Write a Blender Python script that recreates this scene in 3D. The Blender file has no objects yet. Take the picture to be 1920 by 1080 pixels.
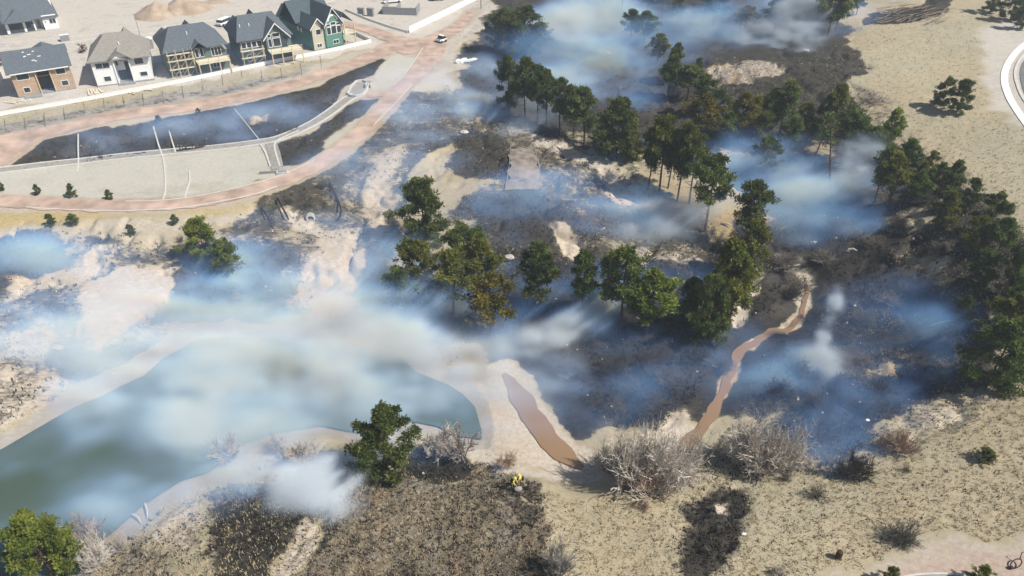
import bpy, bmesh, math, random
import numpy as np
from mathutils import Vector, Matrix, noise as mnoise

random.seed(7); RNG = np.random.default_rng(11)
S = bpy.context.scene
COL = S.collection

# ---------------------------------------------------------------- camera, light, exposure
PITCH = math.radians(35.5); HFOV = math.radians(70.0); CAMZ = 61.5
FPX = 960.0 / math.tan(HFOV / 2)
cd = bpy.data.cameras.new('camera'); cam = bpy.data.objects.new('camera', cd); COL.objects.link(cam)
cd.sensor_width = 36.0; cd.angle = HFOV; cd.clip_start = 0.5; cd.clip_end = 3000
cam.location = (0, 0, CAMZ); cam.rotation_euler = (math.radians(90) - PITCH, 0, 0)
S.camera = cam
SUN_EL = math.radians(50); SUN_AZ = math.atan2(-0.36, 1.0)      # direction towards the sun, seen from above
wd = bpy.data.worlds.new('World'); S.world = wd; wd.use_nodes = True
nt = wd.node_tree
sky = nt.nodes.new('ShaderNodeTexSky'); sky.sky_type = 'NISHITA'; sky.sun_disc = False
sky.sun_elevation = SUN_EL; sky.sun_rotation = math.pi / 2 - SUN_AZ
bg = nt.nodes.get('Background') or nt.nodes.new('ShaderNodeBackground')
nt.links.new(sky.outputs[0], bg.inputs[0]); bg.inputs[1].default_value = 0.065
sl = bpy.data.lights.new('sun', 'SUN'); sl.energy = 5.0; sl.angle = math.radians(0.53); sl.color = (1.0, 0.95, 0.87)
so = bpy.data.objects.new('sun', sl); COL.objects.link(so)
sdir = Vector((math.cos(SUN_EL) * math.cos(SUN_AZ), math.cos(SUN_EL) * math.sin(SUN_AZ), math.sin(SUN_EL)))
so.rotation_euler = sdir.to_track_quat('Z', 'Y').to_euler(); so.location = (60, 0, 120)
S.view_settings.view_transform = 'Standard'; S.view_settings.look = 'None'
S.view_settings.exposure = 0.32; S.view_settings.gamma = 1.0; S.view_settings.use_curve_mapping = False
S.render.engine = 'CYCLES'
cy = S.cycles
cy.max_bounces = 6; cy.diffuse_bounces = 2; cy.glossy_bounces = 2; cy.transmission_bounces = 3; cy.volume_bounces = 1
cy.transparent_max_bounces = 8; cy.volume_step_rate = 2.8; cy.volume_max_steps = 300
cy.caustics_reflective = False; cy.caustics_refractive = False; cy.sample_clamp_indirect = 4.0
try:
    cy.use_denoising = True; cy.denoiser = 'OPENIMAGEDENOISE'
except Exception:
    pass

# ---------------------------------------------------------------- geometry of the place
CP, SP = math.cos(PITCH), math.sin(PITCH)
def ray(px, py):
    x = (px - 960) / FPX; y = (540 - py) / FPX
    return np.array([x, CP + y * SP, -SP + y * CP])
def plane(px, py, z=0.0):
    d = ray(px, py); t = (z - CAMZ) / d[2]
    return (d[0] * t, d[1] * t)

# surveyed heights: image reading and height above the pond
CTRL = [(-200,-60,7),(100,-60,6),(500,-60,6),(900,-40,6),(0,0,5.5),(300,0,5.5),(600,0,5.2),(880,0,5),(0,215,4.8),(350,150,5),(640,90,5),(700,80,4.8),(770,120,4.4),(830,80,4.6),
(-300,400,4),(0,380,3.8),(300,382,3.8),(480,355,3.8),(640,280,4),(750,170,4.2),(150,300,2.7),(400,255,2.7),(560,225,3.0),(250,340,3.3),(470,310,3.0),(0,262,4.4),(230,218,4.4),(480,172,4.4),
(100,420,3.3),(330,430,2.8),(470,412,2.6),(583,412,1.9),(60,480,2.5),(200,500,2.8),(200,570,2.2),(100,640,1.6),(350,560,1.6),(0,700,2.0),(-200,700,3),(640,470,2.2),(650,590,1.2),(450,590,.7),(500,450,2.4),(610,440,1.3),(700,510,.9),
(800,300,3.6),(900,280,4.2),(985,310,4.6),(1100,330,4.2),(1000,420,3.2),(1150,430,2.8),(850,240,3.8),(700,400,2.2),(725,370,1.6),(780,200,4.2),(650,350,3.4),
(800,560,2.4),(1000,560,2.4),(1200,600,2.0),(1320,620,1.5),(900,620,1.0),
(1000,0,6),(1100,100,5),(1200,230,4.8),(1300,60,7),(1450,90,8),(1400,150,8.5),(1330,200,6),(1250,300,4.4),(1100,-60,7),(1500,-50,9),
(1300,400,2.4),(1400,330,3),(1500,350,2.6),(1450,450,1.6),(1500,600,1.0),(1400,700,.7),(1200,720,.8),(1100,760,.6),(1020,720,.4),(1600,700,1.5),(1650,500,3.6),(1580,430,2.6),(1480,800,1.2),
(1500,220,6.5),(1600,280,6),(1700,350,7.5),(1800,450,8.5),(1880,540,8),(1900,650,6.5),(1850,720,4.8),(1700,600,2.6),(1750,500,6),(1640,400,4.5),
(1650,180,9.5),(1600,120,9.5),(1750,150,10),(1900,150,11),(1900,0,12),(1700,0,11),(1900,350,10),(1920,430,9.5),(2200,200,13),(2100,600,10),
(1750,800,4),(1900,760,5.5),(1900,950,5),(1700,1000,4),(1920,1079,5),(1600,1060,4),(1500,900,3),(1400,1000,3.2),(1620,860,2.8),(2200,1000,7),(1600,1200,4.5),
(1200,930,2.4),(1100,905,1.6),(980,910,2.4),(960,1040,3.5),(800,950,3),(740,885,2.2),(650,1050,4),(850,870,1.6),(900,1250,4),
(500,1000,3),(350,1070,3),(300,990,1.8),(220,1060,1.2),(430,905,1.0),(560,850,.6),(300,1250,3),(950,770,.35),(1040,870,.35),(1300,830,.5),(1430,850,1.2)]
pts = []
for px, py, z in CTRL:
    x, y = plane(px, py, z); pts.append((x, y, z))
pts = np.array(pts)
GX0, GX1, GY0, GY1 = -260, 260, 5, 330
def rbf_fit(P):
    n = len(P); d = np.hypot(P[:, None, 0] - P[None, :, 0], P[:, None, 1] - P[None, :, 1])
    A = np.zeros((n + 3, n + 3)); A[:n, :n] = d - 2.0 * np.eye(n); A[:n, n] = 1; A[:n, n + 1:] = P[:, :2]; A[n:, :n] = A[:n, n:].T
    return np.linalg.solve(A, np.concatenate([P[:, 2], [0, 0, 0]]))
wts = rbf_fit(pts)
gx = np.arange(GX0, GX1 + 1, 1.0); gy = np.arange(GY0, GY1 + 1, 1.0)
XX, YY = np.meshgrid(gx, gy)
BASE = np.full(XX.shape, wts[-3]) + wts[-2] * XX + wts[-1] * YY
for (x, y, _), w in zip(pts, wts[:-3]):
    BASE += w * np.hypot(XX - x, YY - y)
BASE = np.clip(BASE, 0.25, 14)
k = np.array([1, 4, 6, 4, 1]) / 16.0
for _ in range(3):
    BASE = np.apply_along_axis(lambda m: np.convolve(np.pad(m, 2, 'edge'), k, 'valid'), 0, BASE)
    BASE = np.apply_along_axis(lambda m: np.convolve(np.pad(m, 2, 'edge'), k, 'valid'), 1, BASE)

def seg_dist(X, Y, poly, closed=True):
    D = np.full(X.shape, 1e9); n = len(poly)
    for i in range(n if closed else n - 1):
        ax, ay = poly[i]; bx, by = poly[(i + 1) % n]
        dx, dy = bx - ax, by - ay; L = dx * dx + dy * dy + 1e-9
        t = np.clip(((X - ax) * dx + (Y - ay) * dy) / L, 0, 1)
        D = np.minimum(D, np.hypot(X - ax - t * dx, Y - ay - t * dy))
    return D
def inside(X, Y, poly):
    c = np.zeros(X.shape, bool); n = len(poly)
    for i in range(n):
        ax, ay = poly[i]; bx, by = poly[(i + 1) % n]
        if ay == by: continue
        m = ((ay > Y) != (by > Y)) & (X < (bx - ax) * (Y - ay) / (by - ay) + ax)
        c ^= m
    return c
def sdist(X, Y, poly):
    d = seg_dist(X, Y, poly); return np.where(inside(X, Y, poly), d, -d)
def smooth_line(P, step=1.0, closed=False):
    P = [np.array(p, float) for p in P]; out = []; n = len(P)
    for i in range(n if closed else n - 1):
        g = lambda k: P[k % n] if closed else P[max(0, min(n - 1, k))]
        p0, p1, p2, p3 = g(i - 1), g(i), g(i + 1), g(i + 2)
        m = max(1, int(np.linalg.norm((p2 - p1)[:2]) / step))
        for j in range(m):
            t = j / m
            out.append(0.5 * (2 * p1 + (p2 - p0) * t + (2 * p0 - 5 * p1 + 4 * p2 - p3) * t * t + (3 * p1 - p0 - 3 * p2 + p3) * t ** 3))
    if not closed: out.append(P[-1])
    return out

POND_PX = [(-260,900),(0,828),(100,780),(175,735),(250,690),(330,645),(430,624),(600,632),(720,645),(825,688),(870,712),(906,760),(930,800),(905,832),(850,830),(780,814),(690,822),(600,820),(520,818),(465,838),(425,878),(350,918),(285,956),(228,998),(180,1055),(140,1140),(100,1240),(-300,1230)]
POND = smooth_line([plane(*p) for p in POND_PX], 2.0, True); POND = [(p[0] + 1.7 * mnoise.noise(Vector((p[0] * .16, p[1] * .16, 3))) + .7 * mnoise.noise(Vector((p[0] * .5, p[1] * .5, 8))), p[1] + 1.7 * mnoise.noise(Vector((p[0] * .16, p[1] * .16, 33))) + .7 * mnoise.noise(Vector((p[0] * .5, p[1] * .5, 38)))) for p in POND]
CREEK_PX = [(945,700,.3),(962,722,.8),(978,748,1.15),(998,780,1.35),(1020,812,1.35),(1048,842,1.2),(1074,864,.95),(1092,877,.6)]
STREAM_PX = [(1278,846,1.5),(1300,818,1.3),(1322,795,.9),(1338,768,1.1),(1352,742,.8),(1362,715,.9),(1376,690,.75),(1382,668,.9),(1396,652,1.1),(1420,640,.8),(1446,622,.9),(1470,620,.6),(1492,604,0.8),(1506,580,.5),(1512,552,.45),(1510,520,.3)]
SINK = [(-7.2, 0)]
sd = sdist(XX, YY, POND)
BASE = np.where(sd > 0, -0.05 - 1.2 * np.clip(sd / 6, 0, 1), np.maximum(BASE * np.clip(-sd / 9, 0.0, 1) ** .8, 0.05 + 0.04 * np.clip(-sd, 0, 10)))
def carve(B, line, zoff, r0=1.6, r1=3.5):
    P = smooth_line([(*plane(a, b, 0.3), c) for a, b, c in line], 1.0)
    d = seg_dist(XX, YY, [(p[0], p[1]) for p in P], False)
    w = np.clip((d - r0) / r1, 0, 1)
    return B * w + zoff * (1 - w)
BASE = carve(BASE, CREEK_PX, 0.04); BASE = carve(BASE, STREAM_PX, 0.22, 1.0, 2.4)
def hgt(x, y):
    fx = np.clip((np.asarray(x, float) - GX0), 0, BASE.shape[1] - 1.001); fy = np.clip((np.asarray(y, float) - GY0), 0, BASE.shape[0] - 1.001)
    ix = fx.astype(int); iy = fy.astype(int); tx = fx - ix; ty = fy - iy
    return (BASE[iy, ix] * (1 - tx) + BASE[iy, ix + 1] * tx) * (1 - ty) + (BASE[iy + 1, ix] * (1 - tx) + BASE[iy + 1, ix + 1] * tx) * ty
def at(px, py):
    """where the line of sight through an image reading meets the terrain (or the pond surface)"""
    d = ray(px, py); lo = (14 - CAMZ) / d[2]; hi = (-0.0 - CAMZ) / d[2]; t = lo; n = 300
    for i in range(n):
        t1 = lo + (hi - lo) * (i + 1) / n
        p = d * t1
        if CAMZ + p[2] < max(0.0, float(hgt(p[0], p[1]))):
            a, b = t, t1
            for _ in range(12):
                m = (a + b) / 2; q = d * m
                if CAMZ + q[2] < max(0.0, float(hgt(q[0], q[1]))): b = m
                else: a = m
            t1 = b; break
        t = t1
    p = d * t1
    return Vector((p[0], p[1], max(0.0, float(hgt(p[0], p[1])))))
def depth_of(v): return v[1] * CP - (v[2] - CAMZ) * SP
def height_to(v, py):
    yc = (540 - py) / FPX
    return CAMZ + v[1] * (yc * CP - SP) / (CP + yc * SP) - v[2]

# ---------------------------------------------------------------- numpy noise
def _h(ix, iy, s):
    n = (ix.astype(np.int64) * 374761393 + iy.astype(np.int64) * 668265263 + s * 1442695041) & 0xffffffff
    n = ((n ^ (n >> 13)) * 1274126177) & 0xffffffff
    return ((n ^ (n >> 16)) & 0xffff) / 65535.0
def vn(x, y, s=0):
    ix = np.floor(x); iy = np.floor(y); fx = x - ix; fy = y - iy
    fx = fx * fx * (3 - 2 * fx); fy = fy * fy * (3 - 2 * fy)
    return (_h(ix, iy, s) * (1 - fx) + _h(ix + 1, iy, s) * fx) * (1 - fy) + (_h(ix, iy + 1, s) * (1 - fx) + _h(ix + 1, iy + 1, s) * fx) * fy
def fbm(x, y, s=0, o=4):
    r = 0; a = .5; n = 0
    for i in range(o):
        r = r + a * vn(x * 2 ** i + 17 * i, y * 2 ** i - 9 * i, s + i); n += a; a *= .55
    return r / n

# ---------------------------------------------------------------- helpers for objects
def tag(o, label=None, cat=None, group=None, kind=None):
    if label: o['label'] = label
    if cat: o['category'] = cat
    if group: o['group'] = group
    if kind: o['kind'] = kind
    return o
def link(name, me, parent=None, loc=None):
    o = bpy.data.objects.new(name, me); COL.objects.link(o)
    if parent is not None: o.parent = parent
    if loc is not None: o.location = loc
    return o
def empty(name, loc, rz=0.0, label=None, cat=None, group=None):
    o = bpy.data.objects.new(name, None); COL.objects.link(o); o.location = loc; o.rotation_euler = (0, 0, rz); o.empty_display_size = .3
    return tag(o, label, cat, group)
class MB:
    def __init__(s): s.v = []; s.f = []; s.m = []
    def add(s, vs, fs, mi=0):
        b = len(s.v); s.v += [tuple(v) for v in vs]; s.f += [tuple(b + i for i in f) for f in fs]; s.m += [mi] * len(fs); return s
    def box(s, x0, x1, y0, y1, z0, z1, mi=0):
        return s.add([(x0,y0,z0),(x1,y0,z0),(x1,y1,z0),(x0,y1,z0),(x0,y0,z1),(x1,y0,z1),(x1,y1,z1),(x0,y1,z1)],
                     [(0,3,2,1),(4,5,6,7),(0,1,5,4),(1,2,6,5),(2,3,7,6),(3,0,4,7)], mi)
    def tube(s, p, q, r0, r1, n=5, cap=False, mi=0):
        p = Vector(p); q = Vector(q); d = (q - p)
        if d.length < 1e-6: return s
        u = d.orthogonal().normalized(); w = d.normalized().cross(u)
        ring = lambda c, r: [tuple(c + (u * math.cos(2*math.pi*i/n) + w * math.sin(2*math.pi*i/n)) * r) for i in range(n)]
        fs = [(i, (i+1) % n, n + (i+1) % n, n + i) for i in range(n)]
        if cap: fs += [tuple(range(n))[::-1], tuple(range(n, 2*n))]
        return s.add(ring(p, r0) + ring(q, r1), fs, mi)
    def ball(s, c, r, sc=(1,1,1), n=8, m=6, mi=0, jit=0.0, rnd=random):
        vs = []; fs = []
        for j in range(m + 1):
            th = math.pi * j / m
            for i in range(n):
                ph = 2*math.pi*i/n; rr = r * (1 + jit * (rnd.random() - .5))
                vs.append((c[0]+rr*math.sin(th)*math.cos(ph)*sc[0], c[1]+rr*math.sin(th)*math.sin(ph)*sc[1], c[2]+rr*math.cos(th)*sc[2]))
        for j in range(m):
            for i in range(n): fs.append((j*n+i, (j+1)*n+i, (j+1)*n+(i+1)%n, j*n+(i+1)%n))
        return s.add(vs, fs, mi)
    def mesh(s, name, *mats, smooth=False):
        me = bpy.data.meshes.new(name); me.from_pydata(s.v, [], s.f)
        for m in mats: me.materials.append(m)
        if len(mats) > 1: me.polygons.foreach_set('material_index', s.m)
        if smooth: me.polygons.foreach_set('use_smooth', [True] * len(s.f))
        me.update(); return me
    def build(s, name, mat, parent=None, loc=None, smooth=False):
        return link(name, s.mesh(name, mat, smooth=smooth), parent, loc)

# ---------------------------------------------------------------- materials
def mat(name, col, rough=.85, var=.15, scale=1.5, bump=.0, spec=.3, obj=False, metal=0.0, tint=False):
    m = bpy.data.materials.new(name); m.use_nodes = True; n = m.node_tree.nodes; l = m.node_tree.links
    b = n['Principled BSDF']; b.inputs['Roughness'].default_value = rough; b.inputs['Metallic'].default_value = metal
    b.inputs['Specular IOR Level'].default_value = spec
    tc = n.new('ShaderNodeTexCoord'); t = n.new('ShaderNodeTexNoise'); t.inputs['Scale'].default_value = scale; t.inputs['Detail'].default_value = 6
    l.new(tc.outputs['Object'], t.inputs['Vector'])
    r = n.new('ShaderNodeValToRGB'); r.color_ramp.elements[0].position = .3; r.color_ramp.elements[1].position = .7
    r.color_ramp.elements[0].color = (*[c * (1 - var) for c in col], 1); r.color_ramp.elements[1].color = (*[min(1, c * (1 + var)) for c in col], 1)
    l.new(t.outputs[0], r.inputs[0]); out = r.outputs[0]
    if tint:
        oi = n.new('ShaderNodeObjectInfo'); mx = n.new('ShaderNodeMix'); mx.data_type = 'RGBA'; mx.blend_type = 'MULTIPLY'; mx.inputs[0].default_value = 1
        l.new(out, mx.inputs[6]); l.new(oi.outputs['Color'], mx.inputs[7]); out = mx.outputs[2]
    l.new(out, b.inputs['Base Color'])
    if bump:
        bp = n.new('ShaderNodeBump'); bp.inputs['Strength'].default_value = bump; bp.inputs['Distance'].default_value = .05
        t2 = n.new('ShaderNodeTexNoise'); t2.inputs['Scale'].default_value = scale * 6; l.new(tc.outputs['Object'], t2.inputs['Vector'])
        l.new(t2.outputs[0], bp.inputs['Height']); l.new(bp.outputs[0], b.inputs['Normal'])
    return m
M = {}
M['bark'] = mat('bark', (.085,.06,.045), .95, .4, 3, .5, .1)
M['mulch'] = mat('dark_mulch', (.12,.11,.10), .95, .3, 2, .2, .1)
M['char'] = mat('charred_wood', (.018,.015,.014), .95, .4, 3, .3, .1)
M['twig'] = mat('grey_twigs', (.265,.245,.22), .9, .3, 2, 0, .1, tint=True)
M['roof_slate'] = mat('slate_shingles', (.105,.125,.145), .9, .18, 2.5, .4, .15)
M['roof_grey'] = mat('warm_grey_shingles', (.25,.235,.21), .9, .15, 2.5, .4, .15)
M['roof_dark'] = mat('dark_shingles', (.075,.10,.115), .9, .18, 2.5, .4, .15)
M['white'] = mat('white_paint', (.80,.80,.78), .6, .05, 2, .1)
M['osb'] = mat('tan_sheathing', (.42,.30,.21), .9, .15, 1.5, .1)
M['greenwrap'] = mat('green_sheathing', (.115,.155,.15), .9, .15, 1.5, .1)
M['greensid'] = mat('green_siding', (.10,.24,.19), .8, .1, 1.5, .1)
M['beige'] = mat('beige_siding', (.50,.46,.36), .8, .1, 1.5, .1)
M['glass'] = mat('dark_window_glass', (.02,.03,.04), .12, .2, 1, 0, .6)
M['dark'] = mat('dark_shade_fill', (.05,.06,.075), .9, .3, 1)  # painted shade inside openings; also colours a dark door and the truck beds
M['lumber'] = mat('raw_lumber', (.60,.47,.30), .85, .2, 3)
M['deck'] = mat('pale_deck', (.60,.56,.42), .85, .12, 2)
M['conc'] = mat('concrete', (.52,.51,.48), .9, .1, 1.5, .1)
M['concgrey'] = mat('grey_concrete', (.24,.25,.26), .9, .12, 1.5, .1)
M['asphalt'] = mat('asphalt', (.16,.16,.165), .95, .15, .8, .2)
M['chan'] = mat('channel_gravel', (.27,.255,.23), .95, .2, 1.5, .2)
M['tyre'] = mat('black_rubber', (.02,.02,.02), .8, .1)
M['metal'] = mat('grey_metal', (.35,.35,.36), .5, .1, 2, 0, .4, metal=.4)
M['rust'] = mat('rust_brown', (.05,.022,.014), .8, .2, 2)
M['red'] = mat('faded_red_paint', (.30,.09,.07), .7, .15, 2)
M['yellow'] = mat('yellow_fire_jacket', (.62,.50,.12), .8, .12, 4)
M['trousers'] = mat('dull_green_trousers', (.12,.12,.06), .9, .15, 4)
M['skin'] = mat('skin', (.45,.28,.2), .6, .05)
M['pack'] = mat('dark_pack', (.03,.03,.035), .8, .2, 3)
M['hosepack'] = mat('grey_canvas', (.30,.26,.24), .9, .15, 3, .2)
M['path'] = mat('red_gravel', (.40,.295,.235), .95, .3, .35, .15)
M['pathwarm'] = mat('tan_dirt_track', (.235,.20,.17), .95, .45, .6, .2)
M['dullconc'] = mat('stained_concrete', (.36,.345,.32), .9, .2, 1.5, .2)
M['rock'] = mat('pale_rock', (.48,.44,.38), .9, .2, 1.2, .3)
M['dirtpile'] = mat('heaped_soil', (.36,.28,.21), .95, .2, .4, .3)
M['path'].node_tree.nodes['Principled BSDF'].inputs['Roughness'].default_value = .97
M['fabric'] = mat('white_tarp', (.78,.78,.76), .8, .06, 1)
M['pile'] = mat('plywood', (.62,.54,.40), .85, .1, 2)

def needle_mat(name, c0, c1, c2):
    m = bpy.data.materials.new(name); m.use_nodes = True; n = m.node_tree.nodes; l = m.node_tree.links
    b = n['Principled BSDF']; b.inputs['Roughness'].default_value = .7; b.inputs['Specular IOR Level'].default_value = .2
    tc = n.new('ShaderNodeTexCoord'); t = n.new('ShaderNodeTexNoise'); t.inputs['Scale'].default_value = .55; t.inputs['Detail'].default_value = 4
    oi = n.new('ShaderNodeObjectInfo'); ad = n.new('ShaderNodeVectorMath'); ad.operation = 'ADD'
    sc = n.new('ShaderNodeVectorMath'); sc.operation = 'SCALE'; sc.inputs[0].default_value = (37, 11, 5); l.new(oi.outputs['Random'], sc.inputs['Scale'])
    l.new(tc.outputs['Object'], ad.inputs[0]); l.new(sc.outputs[0], ad.inputs[1]); l.new(ad.outputs[0], t.inputs['Vector'])
    r = n.new('ShaderNodeValToRGB'); e = r.color_ramp.elements; e[0].position = .33; e[1].position = .68
    e[0].color = (*c0, 1); e[1].color = (*c2, 1); k2 = e.new(.5); k2.color = (*c1, 1)
    l.new(t.outputs[0], r.inputs[0])
    mx = n.new('ShaderNodeMix'); mx.data_type = 'RGBA'; mx.blend_type = 'MULTIPLY'; mx.inputs[0].default_value = 1
    l.new(r.outputs[0], mx.inputs[6]); l.new(oi.outputs['Color'], mx.inputs[7]); l.new(mx.outputs[2], b.inputs['Base Color'])
    tr = n.new('ShaderNodeBsdfTranslucent'); l.new(mx.outputs[2], tr.inputs[0]); ms = n.new('ShaderNodeMixShader'); ms.inputs[0].default_value = .30
    l.new(b.outputs[0], ms.inputs[1]); l.new(tr.outputs[0], ms.inputs[2]); l.new(ms.outputs[0], n['Material Output'].inputs[0])
    return m
M['needle'] = needle_mat('pine_needles', (.042,.064,.020), (.088,.116,.032), (.165,.19,.055))
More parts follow.
